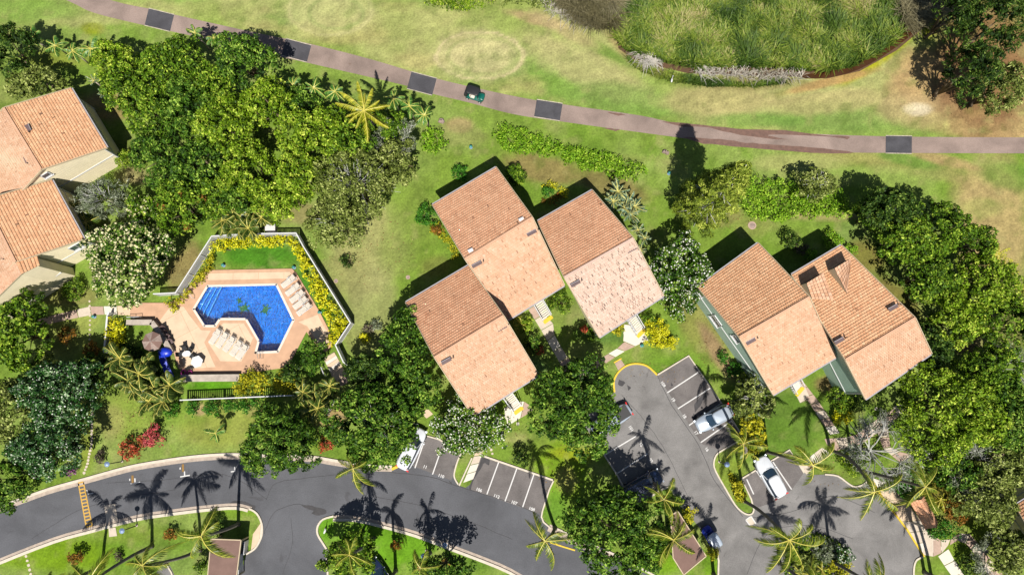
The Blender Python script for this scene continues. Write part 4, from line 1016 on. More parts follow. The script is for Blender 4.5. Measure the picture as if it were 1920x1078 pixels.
def hedge(name, label, cat, poly, h, kind, lr=.38, leaf=.24, dens=110, group=None, stems=True, top=None, up=.35, flat=.8, asp=.5):
    rng = np.random.default_rng(hash_(label) % 99991)
    P = gp(poly, h * .6); cx = sum(p.x for p in P) / len(P); cy = sum(p.y for p in P) / len(P)
    t = thing(name, label, cat, (cx, cy, 0), 0, group)
    Q = [(p.x - cx, p.y - cy) for p in P]
    ar = abs(sum(Q[i][0] * Q[(i + 1) % len(Q)][1] - Q[(i + 1) % len(Q)][0] * Q[i][1] for i in range(len(Q)))) / 2
    x0, x1 = min(q[0] for q in Q), max(q[0] for q in Q); y0, y1 = min(q[1] for q in Q), max(q[1] for q in Q)
    K = max(5, int(ar / (lr * lr) * 1.1)); c = []; tries = 0
    while len(c) < K and tries < K * 60:
        tries += 1
        x, y = rng.uniform(x0, x1), rng.uniform(y0, y1)
        if in_poly(x, y, Q): c.append((x, y, h * rng.uniform(.6, 1.0) - lr * .5))
    c = np.array(c); r = lr * rng.uniform(.7, 1.3, len(c))
    n = int(ar * dens)
    V, Fq, T = leaves(rng, c, r, n, leaf, up=up, flat=flat, asp=asp)
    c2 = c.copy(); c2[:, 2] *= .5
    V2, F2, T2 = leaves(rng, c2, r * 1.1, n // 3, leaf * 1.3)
    V = np.concatenate([V, V2]); Fq = np.concatenate([Fq, F2 + 4 * n]); T = np.concatenate([T, T2 * .6])  # under layer tinted darker, shade put into the leaf colour
    keep = V[Fq[:, 0], 2] > .02; Fq = Fq[keep]; T = T[keep]; NL[0] += len(Fq)
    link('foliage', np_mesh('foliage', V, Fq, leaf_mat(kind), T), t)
    b = MB()
    for i in range(min(8, max(2, K // 8))):
        q = c[rng.integers(len(c))]; b.tube([(q[0] * .8, q[1] * .8, -.05), (q[0], q[1], h * .6)], [.05, .02], 5)
    o = b.build('stems', trunk_m, t); o['kind'] = 'stuff'
    return t

def shrub(label, px, py, r, h, kind, ry=None, cat='shrub', name='shrub', group=None, **kw):
    kw.setdefault('lr', .30); kw.setdefault('leaf', .2); kw.setdefault('dens', 150); kw.setdefault('z0', .05); kw.setdefault('zr', .4)
    return tree(name, label, cat, px, py, r, ry or r, h, kind, group=group, **kw)

# ---- palms: every frond is a part
def frond_mesh(seed, L, lift, droop, ll=.8, n=30, w=.085, m=None, twist=0.0, curl=0.0):
    rng = random.Random(seed); b = MB(); pts = []
    for i in range(n + 1):
        s = i / n; x = L * (s - .13 * s * s * (1 + droop)); z = L * (lift * s - droop * s * s * .62); y = L * curl * s * s
        pts.append(Vector((x, y, z)))
    for i in range(0, n, 3):
        j = min(n, i + 3); wd = .05 * (1 - i / n * .7)
        b.add([pts[i] + Vector((0, -wd, .01)), pts[j] + Vector((0, -wd * .8, .01)), pts[j] + Vector((0, wd * .8, .01)), pts[i] + Vector((0, wd, .01)), pts[i] + Vector((0, 0, -.05)), pts[j] + Vector((0, 0, -.05))], [(0, 1, 2, 3), (0, 4, 5, 1), (3, 2, 5, 4)], .98)
    for i in range(2, n + 1):
        s = i / n; l = ll * max(.15, math.sin(math.pi * (.16 + .80 * s)) ** .7); t = (pts[i] - pts[i - 1]).normalized()
        for sd in (-1, 1):
            side = Vector((-t.y, t.x, 0)) * sd
            d = (side * rng.uniform(.55, .85) + t * (.45 + .35 * s) + Vector((0, 0, rng.uniform(-1.1, -.45) + twist * sd))).normalized()
            tip = pts[i] + d * l * rng.uniform(.85, 1.1); tip.z -= l * .22; mid = pts[i] + d * l * .5; mid.z += l * .04
            wv = t * w * (1.0 if s < .9 else .7)
            b.add([pts[i] - wv * .5, pts[i] + wv * .5, mid + wv * .8, mid - wv * .6, tip], [(0, 1, 2, 3), (3, 2, 4)], min(1, max(0, rng.gauss(.45, .16) + .15 * s)))
    return b.mesh('frond', m, tint=True)
def pm(name, a, b, c): return tint_mat(name, [(0, C(*a, k=1.6)), (.5, C(*b, k=1.6)), (.9, C(*c, k=1.5)), (1.0, C(236, 222, 110, k=1.5))], .45, .45, .3)
coco_m = pm('coconut_frond', (44, 74, 6), (104, 126, 18), (200, 204, 74))
young_m = pm('young_palm_frond', (30, 80, 26), (86, 140, 52), (160, 190, 90))
areca_m = pm('areca_frond', (34, 56, 14), (84, 112, 38), (176, 180, 90))
silver_m = pm('silver_frond', (40, 72, 50), (96, 130, 98), (178, 200, 168))
gold_fm = pm('yellow_palm_frond', (84, 100, 12), (158, 164, 32), (228, 218, 76))
COCO = [frond_mesh(i, 4.3, l, d, 1.0, 44, .07, coco_m, curl=c) for i, (l, d, c) in enumerate([(.7, .95, .15), (.45, 1.0, -.2), (.2, .9, .15), (.1, 1.1, -.08), (.95, 1.1, .2), (-.05, .9, .1)])]
DEAD = [frond_mesh(80 + i, 3.2, -.2, 1.0, .6, 30, .05, pm('dead_frond', (90, 70, 40), (150, 122, 80), (190, 164, 120)), curl=c) for i, c in enumerate((.1, -.15))]
STAR = [frond_mesh(50 + i, 3.9, l, d, .62, 40, .08, gold_fm, curl=c) for i, (l, d, c) in enumerate([(.3, .35, .05), (.2, .45, -.05), (.4, .5, .08)])]
YOUNG = [frond_mesh(20 + i, 1.9, l, d, .6, 24, .07, young_m, curl=c) for i, (l, d, c) in enumerate([(.7, .9, .1), (.4, .9, -.1), (.2, .8, 0)])]
ARECA = [frond_mesh(30 + i, 2.3, l, d, .65, 26, .09, areca_m, curl=c) for i, (l, d, c) in enumerate([(1.1, 1.2, .15), (.8, 1.1, -.15), (.5, .9, .1), (1.3, 1.3, 0)])]
SILV = [frond_mesh(40 + i, 1.6, l, d, .35, 16, .07, silver_m, curl=c) for i, (l, d, c) in enumerate([(.9, 1.0, .1), (.5, .8, -.1), (1.2, 1.0, .1)])]
GOLD = [frond_mesh(60 + i, 2.2, l, d, .5, 24, .05, gold_fm, curl=c) for i, (l, d, c) in enumerate([(1.0, 1.1, .1), (.6, .9, -.1), (.3, .8, .1)])]

def put_fronds(t, at, lib, n, sc=1.0, seed=0, wind=None, a0=0.0, a1=6.283, skew=.25, thin=None):
    rr = random.Random(seed)
    for i in range(n):
        an = a0 + (a1 - a0) * i / n + rr.uniform(-skew, skew)
        me = lib[rr.randrange(len(lib))]
        o = link('frond', me, t, at, (rr.uniform(-.5, .5), rr.uniform(-.15, .15), an))
        k = sc * rr.uniform(.62, 1.12); o.scale = (k, k * rr.uniform(.85, 1.1), k)
def coco(label, base, crown, h, n=15, sc=1.0, seed=1, lib=None, bend=.0, group='tall coconut palms'):
    B = G(*base); Cn = G(*crown, h); t = thing('coconut_palm', label, 'palm tree', (B.x, B.y, 0), 0, group)
    d = Cn - B; side = Vector((-d.y, d.x, 0)); rr = random.Random(seed)
    m1 = d * .35 - Vector((d.x, d.y, 0)) * .22 + Vector((bend, bend * .3, 0)); m2 = d * .7 - Vector((d.x, d.y, 0)) * .18 + Vector((bend * .7, 0, 0))
    P = smooth3([Vector((0, 0, -.1)), m1, m2, d], 5)
    b = MB(); n_ = len(P); b.tube(P, [.20 - .09 * i / n_ + (.12 if i == 0 else 0) + (.012 if i % 2 else 0) for i in range(n_)], 8); b.build('trunk', palmtrunk_m, t, smooth=True)
    for i in range(rr.randrange(1, 4)):
        o = link('dead_frond', DEAD[i % 2], t, tuple(d - Vector((0, 0, .25))), (rr.uniform(-.3, .3), .5, rr.random() * 6.28)); o.scale = (.72 * sc,) * 3
    b = MB()
    for i in range(7): an = rr.random() * 6.28; b.ball((d.x + .25 * math.cos(an), d.y + .25 * math.sin(an), d.z - .22), (.13, .13, .16), 7, 5)
    o = b.build('coconuts', gold_m, t, smooth=True); o['kind'] = 'stuff'
    put_fronds(t, tuple(d), lib or COCO, n if lib else max(7, int(n * .66)), sc, seed, skew=.25 if lib else .5)
    return t
def smooth3(P, n):
    out = []
    for i in range(len(P) - 1):
        p0 = P[max(0, i - 1)]; p1 = P[i]; p2 = P[i + 1]; p3 = P[min(len(P) - 1, i + 2)]
        for k in range(n):
            t = k / n; out.append(.5 * (2 * p1 + (p2 - p0) * t + (2 * p0 - 5 * p1 + 4 * p2 - p3) * t * t + (3 * p1 - p0 - 3 * p2 + p3) * t ** 3))
    out.append(P[-1]); return out
def small_palm(label, px, py, h, lib=None, n=9, sc=1.0, seed=1, group='young palms'):
    g = G(px, py, h); t = thing('young_palm', label, 'palm tree', (g.x, g.y, 0), 0, group)
    b = MB(); b.tube([(0, 0, -.05), (.05, 0, h * .5), (0, 0, h)], [.12, .09, .07], 7); b.build('trunk', conc, t, smooth=True)
    put_fronds(t, (0, 0, h), lib or YOUNG, n, sc, seed); return t
def clump(label, pts, h, lib=None, n=9, sc=1.0, seed=1, group=None, name='areca_palm', cat='palm clump'):
    """several stems, arching fronds"""
    g = G(*pts[0], h * .6); t = thing(name, label, cat, (g.x, g.y, 0), 0, group); rr = random.Random(seed); st = MB()
    for i, p in enumerate(pts):
        q = G(*p, h * .6) - Vector((g.x, g.y, 0)); hh = h * rr.uniform(.55, .9)
        st.tube([(q.x * .85, q.y * .85, -.05), (q.x, q.y, hh)], [.07, .05], 6)
        put_fronds(t, (q.x, q.y, hh), lib or ARECA, n, sc * rr.uniform(.85, 1.1), seed * 17 + i)
    o = st.build('stems', palmtrunk_m, t); o['kind'] = 'stuff'
    return t
def bare_tree(label, px, py, r, h, n=42, seed=1, leafy=8, kind='grey', cat='tree', group=None):
    g = G(px, py, h * .7); t = thing('grey_tree', label, cat, (g.x, g.y, 0), 0, group); rr = random.Random(seed); R_ = r * (H - h * .7) / F
    b = MB(); tips = []
    b.tube([(0, 0, -.1), (0.1, 0, h * .3)], [.22, .16], 8)
    for i in range(n // 5):
        an = i * 6.283 / (n // 5) + rr.uniform(-.3, .3); q = R_ * rr.uniform(.4, .65); m = Vector((q * math.cos(an), q * math.sin(an), h * rr.uniform(.5, .75)))
        m += Vector((rr.uniform(-.4, .4), rr.uniform(-.4, .4), 0)); b.tube([(0, 0, h * .25), m * .5 + Vector((rr.uniform(-.3, .3), rr.uniform(-.3, .3), h * .16)), m], [.09, .06, .04], 6)
        for k in range(8):
            a2 = an + rr.uniform(-1.5, 1.5); e = m + Vector((math.cos(a2), math.sin(a2), rr.uniform(.1, .8))) * R_ * rr.uniform(.25, .55); tips.append(e)
            b.tube([m, (m + e) / 2 + Vector((rr.uniform(-.1, .1), rr.uniform(-.1, .1), .15)), e], [.035, .025, .01], 5)
            for u in range(5):
                a3 = a2 + rr.uniform(-1.2, 1.2); s = m.lerp(e, rr.uniform(.3, 1)); f = s + Vector((math.cos(a3), math.sin(a3), rr.uniform(-.1, .5))) * R_ * rr.uniform(.1, .28); tips.append(f)
                b.tube([s, f], [.025, .008], 4, cap=False)
    b.build('branches', bare_m, t)
    if leafy:
        rng = np.random.default_rng(seed); c = np.array([tuple(x) for x in tips]); V, Fq, T = leaves(rng, c, np.full(len(c), .3), len(tips) * leafy, .26, spread=.6, asp=.25)
        link('crown', np_mesh('crown', V, Fq, leaf_mat(kind), T), t)
    return t

# ---------------------------------------------------------------- trees: label, x, y, rx, ry, height, kind
GROVE = 'broadleaf trees of the dense grove'
EAST = 'broadleaf trees of the east wood'
T_ = lambda label, *a, **k: tree('broadleaf_tree', label, 'tree', *a, **k)
for lab, x, y, rx, ry, h, kd, kw in [
 ('dark tree on the left edge, topmost of the grove', 18, 95, 46, 62, 7, 'dark', {}),
 ('olive leaved tree above the upper left tiled roof', 68, 158, 62, 34, 5.5, 'olive', {}),
 ('mid green tree at the north edge of the grove, second from its left end', 215, 115, 52, 44, 6, 'bright', {}),
 ('dark green tree under the cart path with its shadow on the lawn', 330, 120, 70, 58, 8.5, 'mid', {}),
 ('tall tree whose purple grey shadow tips reach the cart path', 455, 110, 66, 55, 9, 'deep', {}),
 ('mid green tree behind the upper left roof corner, left side of the grove', 285, 205, 66, 62, 8, 'mid', {}),
 ('dark green tree in the heart of the grove left of the bright trees', 355, 200, 60, 66, 8.5, 'deep', {}),
 ('bright lime tree in the centre of the grove', 425, 235, 62, 64, 9, 'bright', {}),
 ('yellow green tree left of the golden star shaped palm', 505, 195, 62, 52, 8.5, 'bright', {}),
 ('large yellow green tree below the golden star shaped palm', 590, 255, 72, 62, 9.5, 'bright', {}),
 ('lime tree in the south of the grove, above the pool lawn', 475, 325, 66, 62, 8.5, 'bright', {}),
 ('yellow green tree between the lime tree and the olive tree', 560, 335, 52, 56, 8, 'bright', {}),
 ('dark tree right of the beige walls, lower left of the grove', 290, 285, 52, 50, 7, 'deep', {}),
 ('dark green tree in the shade under the bright grove trees', 375, 300, 52, 46, 7, 'deep', {}),
 ('small mid green tree left of the areca palms above the pool', 405, 365, 46, 46, 6, 'mid', {})]:
    T_(lab, x, y, rx, ry, h, kd, group=GROVE, **kw)
for lab, x, y, rx, ry, h, kd in [('mid green tree filling the gap left of the bright grove trees', 395, 165, 58, 50, 8, 'mid'), ('dark green tree at the north east end of the grove under the young palms', 560, 195, 50, 36, 6.5, 'deep'),
  ('leafy tree between the golden palm and the olive tree', 655, 270, 60, 44, 8.5, 'mid'), ('grey green leafy tree at the right end of the grove', 745, 300, 44, 50, 6.5, 'olive'), ('dark green tree below the golden palm on its right', 725, 235, 46, 36, 6, 'mid'),
  ('leafy tree at the west end of the grove beside the bright bush', 235, 165, 50, 50, 7, 'mid'), ('small leafy tree above the cream blossom tree', 320, 335, 46, 36, 6, 'deep'), ('leafy tree joining the lime tree and the areca palms', 445, 372, 40, 34, 6, 'deep'), ('leafy tree in the middle of the south side of the grove', 520, 385, 44, 34, 6.5, 'bright')]:
    T_(lab, x, y, rx, ry, h, kd, group=GROVE)
T_('broad olive tree with bare grey twigs beside the open lawn', 668, 345, 88, 80, 9, 'olive', group=GROVE, bare=60, leaf=.28)
T_('olive tree hanging over the lawn just above the pool fence', 628, 415, 62, 58, 7, 'olive', group=GROVE, bare=14, leaf=.28)
T_('green tree with orange tips between the grove and the pool', 342, 385, 64, 54, 7, 'mid', tips=orange_m, group=GROVE)
T_('large tree covered in cream blossom left of the pool', 236, 488, 84, 86, 8, 'deep', flowers=cream_m, nf=30, group=None)
T_('small tree with pale cream tips above the cream blossom tree', 275, 395, 40, 36, 5.5, 'mid', flowers=cream_m, nf=10)
tree('grey_tree', 'wispy silver grey tree in front of the left townhouses', 'tree', 192, 372, 58, 44, 6, 'grey', leaf=.36, asp=.18, lr=.42, dens=85, bare=30, group='grey leaved trees')
bare_tree('bare white branched tree among young palms above the grove', 738, 262, 44, 7, 44, 4, 16, 'grey', group='grey leaved trees')
T_('bright green tree on the left edge above the garden walkway', 32, 625, 62, 78, 7.5, 'mid', leaf=.36)
T_('glossy dark tree with white sparkling leaves left of the lower lawn', 108, 740, 88, 68, 8, 'glossy', flowers=flower_glint_m, nf=7)  # pale specks here are glints painted on the leaves, not flowers
T_('glossy dark tree with white sparkles beside the kerb end at the left', 90, 838, 72, 58, 7.5, 'glossy', flowers=flower_glint_m, nf=7)  # leaf glints again painted as pale specks
T_('olive tree in the bottom left thicket, on the photo edge', 14, 770, 48, 70, 8, 'olive')
T_('small olive yellow tree north of the glossy dark tree', 84, 690, 34, 26, 4.5, 'olive')
T_('dark tree over the road end at the left edge', 12, 905, 52, 56, 7, 'deep')
T_('dark leaved small tree beside the rusty round bush', 175, 690, 34, 30, 5, 'dark')
T_('round feathery green tree overhanging the main road', 521, 830, 76, 68, 7.5, 'deep', leaf=.4, asp=.34, lr=.42)
T_('large leafy tree over the parked white van', 705, 795, 92, 84, 9, 'deep', leaf=.36, bare=14)
T_('leafy tree left of the lowest centre roof', 762, 655, 58, 76, 7.5, 'deep')
T_('leafy tree between the lowest centre roof and the van', 780, 735, 50, 46, 7, 'deep')
T_('dark tree in shade under the pool steps', 690, 695, 44, 40, 6, 'dark')
T_('plumeria tree covered in white flowers at the parking bays', 882, 800, 76, 60, 6, 'deep', flowers=flower_glint_m, nf=26)
T_('large round dark green tree left of the parking lot', 1080, 760, 88, 96, 9.5, 'deep', leaf=.34)
T_('plumeria tree with white flowers between the two townhouses', 1278, 500, 60, 62, 6.5, 'deep', flowers=flower_glint_m, nf=24)
T_('smaller plumeria with white flowers just under the larger one', 1272, 568, 40, 36, 5, 'deep', flowers=flower_glint_m, nf=22)
T_('big dark tree at the bottom of the parking lot', 1160, 1005, 100, 92, 9, 'deep', leaf=.34)
T_('dark tree under the yellow palm on the bottom grass island', 655, 1045, 52, 46, 6.5, 'mid')
T_('dark tree at the bottom edge beside the rust coloured bush', 832, 1068, 66, 26, 7, 'deep')
T_('tree with bare white twigs at the corner of the sage green house', 1412, 745, 42, 46, 5, 'olive', bare=46, group=None)
T_('yellow leaved tree beside the parked silver car', 1412, 812, 26, 46, 4.5, 'gold')
T_('dense dark tree at the west end of the east wood', 1668, 392, 62, 44, 8, 'dark', group=EAST)
for lab, x, y, rx, ry, h, kd in [
 ('green tree beside the flattened gray hedge, top left of the east wood', 1640, 400, 40, 42, 6, 'mid'), ('broad mid green tree on the golf side of the east wood', 1765, 425, 58, 56, 8.5, 'mid'),
 ('bushy tree in the upper middle of the east wood', 1700, 455, 60, 50, 8, 'mid'), ('mid green tree beside the dormer roof, west side of the east wood', 1738, 520, 58, 50, 8, 'mid'),
 ('yellow leaved tree in the middle of the east wood', 1850, 530, 66, 58, 8, 'bright'), ('green tree on the right edge, upper east wood', 1900, 610, 66, 62, 8, 'mid'),
 ('yellow green tree north of the brown clearing', 1795, 600, 60, 52, 7.5, 'bright'), ('dark tree in the shade beside the ridge end of the dormer roof', 1745, 650, 40, 48, 6.5, 'dark'),
 ('mid green tree on the golf side slope of the east wood', 1830, 455, 40, 38, 6.5, 'mid'), ('green tree south of the brown clearing at the right', 1860, 700, 62, 56, 7, 'mid'),
 ('dark green tree on the right edge beside the big lime tree', 1895, 785, 62, 76, 8, 'deep'), ('grey green tree below the brown clearing on the right edge', 1885, 870, 60, 52, 7, 'olive'),
 ('olive tree left of the beige corner building', 1850, 940, 60, 52, 6.5, 'olive'), ('small olive tree below the beige corner building', 1890, 1030, 40, 46, 5.5, 'olive'),
 ('dark tree behind the gatehouse hedges', 1795, 890, 46, 40, 6, 'deep')]:
    T_(lab, x, y, rx, ry, h, kd, group=EAST)
T_('very large lime green tree right of the sage green house', 1775, 775, 108, 92, 9.5, 'bright', leaf=.30, group=EAST)
bare_tree('silver leafless tree above the garden walkway', 1655, 848, 66, 6.5, 60, 5, 7, 'grey', group='grey leaved trees')
bare_tree('silver grey tree at the right edge beside the clearing', 1890, 690, 46, 6, 44, 6, 9, 'grey', group='grey leaved trees')
bare_tree('grey wispy tree in the lower right wood', 1822, 880, 50, 6.5, 40, 7, 16, 'grey', group='grey leaved trees')
bare_tree('low grey tree at the bottom right by the forked walkway', 1868, 1040, 40, 4, 36, 8, 8, 'grey', group='grey leaved trees')
# the ironwoods at the top right
for lab, x, y, rx, ry, h, kd in [('dark pine like tree in the top right corner', 1872, 40, 70, 62, 12, 'dark'), ('shaggy dark tree on brown soil at the top right', 1828, 128, 50, 60, 11, 'dark'),
                             ('olive green tree lowest of the top right stand', 1886, 158, 62, 54, 9, 'olive'), ('dark tree at the left of the top right stand', 1800, 15, 40, 60, 10, 'dark')]:
    tree('ironwood_tree', lab, 'tree', x, y, rx, ry, h, kd, lr=.45, leaf=.42, asp=.25, dens=90, k=1.1, z0=1.0, group='tall trees at the top right corner')
# tall conifer with the long shadow
g0 = G(1302, 403); pt = thing('pine_tree', 'tall olive pine whose long dark shadow crosses the cart path', 'tree', (g0.x, g0.y, 0))
rng = np.random.default_rng(5); cs = []; rs = []
for i in range(230):
    z = 1.2 + 17.0 * rng.random() ** 1.05; rad = (3.3 * (1 - ((z - 1) / 18.5) ** 1.6)) * rng.uniform(.45, 1); an = rng.random() * 6.283
    cs.append((rad * math.cos(an), rad * math.sin(an), z)); rs.append(.42 + .25 * rng.random())
V, Fq, T = leaves(rng, cs, rs, 21000, .40, asp=.24, spread=.5); link('crown', np_mesh('crown', V, Fq, leaf_mat('pine'), T), pt)
b = MB(); b.tube([(0, 0, 0), (0, 0, 9), (0, 0, 18.6)], [.32, .2, .05], 8)
for i in range(60):
    z = 2 + 15.5 * i / 60; an = i * 2.4; rad = 3.0 * (1 - (z / 19.5) ** 1.6); b.tube([(0, 0, z), (rad * math.cos(an), rad * math.sin(an), z + .3)], [.06, .02], 5)
b.build('trunk', bare_m, pt)

# ---------------------------------------------------------------- hedges and beds
hedge('hedge', 'long lime green hedge below the cart path, western part', 'hedge', [(925, 240), (935, 232), (965, 235), (1000, 250), (1040, 266), (1075, 278), (1085, 290), (1070, 302), (1045, 292), (1010, 290), (975, 288), (940, 276), (926, 258)], 1.3, 'hedge', group='clipped lime hedges')
hedge('hedge', 'long lime green hedge below the cart path, eastern part', 'hedge', [(1052, 288), (1075, 276), (1110, 284), (1150, 292), (1190, 302), (1212, 318), (1212, 334), (1195, 340), (1165, 334), (1130, 322), (1095, 318), (1062, 306)], 1.3, 'hedge', group='clipped lime hedges')
hedge('hedge', 'wide lime hedge at the foot of the tall pine', 'hedge', [(1400, 338), (1425, 328), (1470, 336), (1500, 350), (1508, 380), (1490, 408), (1450, 412), (1408, 406), (1388, 385), (1392, 355)], 1.5, 'hedge', group='clipped lime hedges')
hedge('hedge', 'lime hedge around the grey tree east of the pine', 'hedge', [(1500, 350), (1560, 352), (1585, 365), (1592, 390), (1580, 405), (1545, 402), (1510, 408), (1495, 395), (1505, 375)], 1.4, 'hedge', group='clipped lime hedges')
hedge('hedge', 'rounded lime bush under the young palms by the cart path', 'hedge', [(795, 245), (815, 238), (835, 252), (840, 270), (825, 284), (800, 286), (790, 265)], 1.4, 'hedge')
T_('grey twigged tree growing out of the lime hedge', 1528, 345, 42, 36, 4.5, 'olive', bare=50)
hedge('hedge', 'yellow hedge inside the pool fence along the top', 'hedge', [(393, 462), (410, 448), (440, 446), (500, 443), (555, 445), (568, 466), (560, 472), (545, 462), (500, 460), (440, 466), (405, 472), (395, 480)], 1.3, 'yellow', lr=.3, group='yellow hedges by the pool')
hedge('hedge', 'yellow hedge inside the pool fence on the right', 'hedge', [(548, 462), (566, 466), (588, 505), (615, 550), (640, 592), (650, 608), (642, 625), (620, 618), (610, 592), (592, 565), (578, 530), (560, 492)], 1.3, 'yellow', lr=.3, group='yellow hedges by the pool')
hedge('hedge', 'yellow bush at the right fence corner above the pool steps', 'hedge', [(622, 612), (642, 612), (646, 628), (630, 640), (618, 652), (614, 636)], 1.2, 'yellow', lr=.3, group='yellow hedges by the pool')
hedge('hedge', 'yellow green hedge along the left pool fence', 'hedge', [(390, 478), (402, 470), (398, 500), (378, 525), (352, 552), (335, 578), (322, 584), (312, 575), (318, 560), (340, 552), (360, 530), (378, 505)], 1.2, 'gold', lr=.3, group='yellow hedges by the pool')
hedge('hedge', 'bright yellow bushes inside the white wall left of the patio', 'hedge', [(203, 598), (222, 594), (232, 606), (230, 632), (220, 655), (204, 656), (200, 625)], 1.5, 'yellow', lr=.34, group='yellow hedges by the pool')
hedge('hedge', 'yellow leaved bush at the right end of the lower seat wall', 'hedge', [(446, 712), (470, 695), (500, 700), (505, 730), (478, 742), (445, 742), (436, 732)], 2.0, 'gold', lr=.4)
hedge('hedge', 'yellow green bush between the pool and the palm clump', 'hedge', [(512, 700), (540, 692), (556, 705), (552, 735), (525, 742), (508, 728)], 2.2, 'gold', lr=.4)
T_('dark shrub tree between the pool deck and the steps', 585, 668, 24, 34, 3.5, 'deep')
T_('dark leafy shrub south of the pool ladder', 545, 700, 26, 22, 3.2, 'dark')
for i, (x, y, r, lab) in enumerate([(322, 768, 17, 'leftmost clipped ball bush below the south pool fence'), (361, 763, 14, 'small clipped ball bush, second below the south pool fence'), (398, 765, 17, 'round clipped ball bush in the middle below the south pool fence'), (427, 758, 12, 'smallest clipped ball bush below the south pool fence')]):
    shrub(lab, x, y, r, 1.4, 'box', group='clipped bushes below the fence')
hedge('hedge', 'low clipped hedge at the right end below the south pool fence', 'hedge', [(437, 752), (470, 750), (500, 752), (498, 768), (460, 770), (438, 766)], 1.2, 'box', group='clipped bushes below the fence')
shrub('large clipped ball bush at the west corner of the centre roofs', 801, 405, 24, 1.8, 'box')
shrub('smaller clipped ball bush above the north west eave', 862, 326, 19, 1.6, 'box')
shrub('spiky leaved bush at the north corner of the centre roofs', 966, 330, 22, 1.8, 'mid', 24, leaf=.42, asp=.22)
hedge('hedge', 'crescent of yellow flowers around a small ball bush', 'hedge', [(1016, 348), (1030, 340), (1050, 345), (1068, 362), (1062, 372), (1048, 362), (1034, 352), (1020, 356)], .8, 'yellow', lr=.22, leaf=.16)
shrub('small ball bush inside the crescent of yellow flowers', 1028, 361, 13, 1.2, 'box')
hedge('hedge', 'bed of rusty low flowers under the crescent bed', 'flower bed', [(1015, 372), (1030, 370), (1048, 362), (1058, 372), (1044, 382), (1020, 386)], .6, 'rust', lr=.22, leaf=.16)
hedge('flower_bed', 'bed of yellow and rust flowers along the west wall of the centre roofs', 'flower bed', [(806, 420), (822, 418), (842, 445), (855, 462), (864, 482), (850, 488), (842, 466), (828, 448), (808, 436)], .8, 'gold', lr=.24, leaf=.18)
shrub('rust coloured bush beside the large clipped ball bush', 820, 430, 14, 1.2, 'rust')
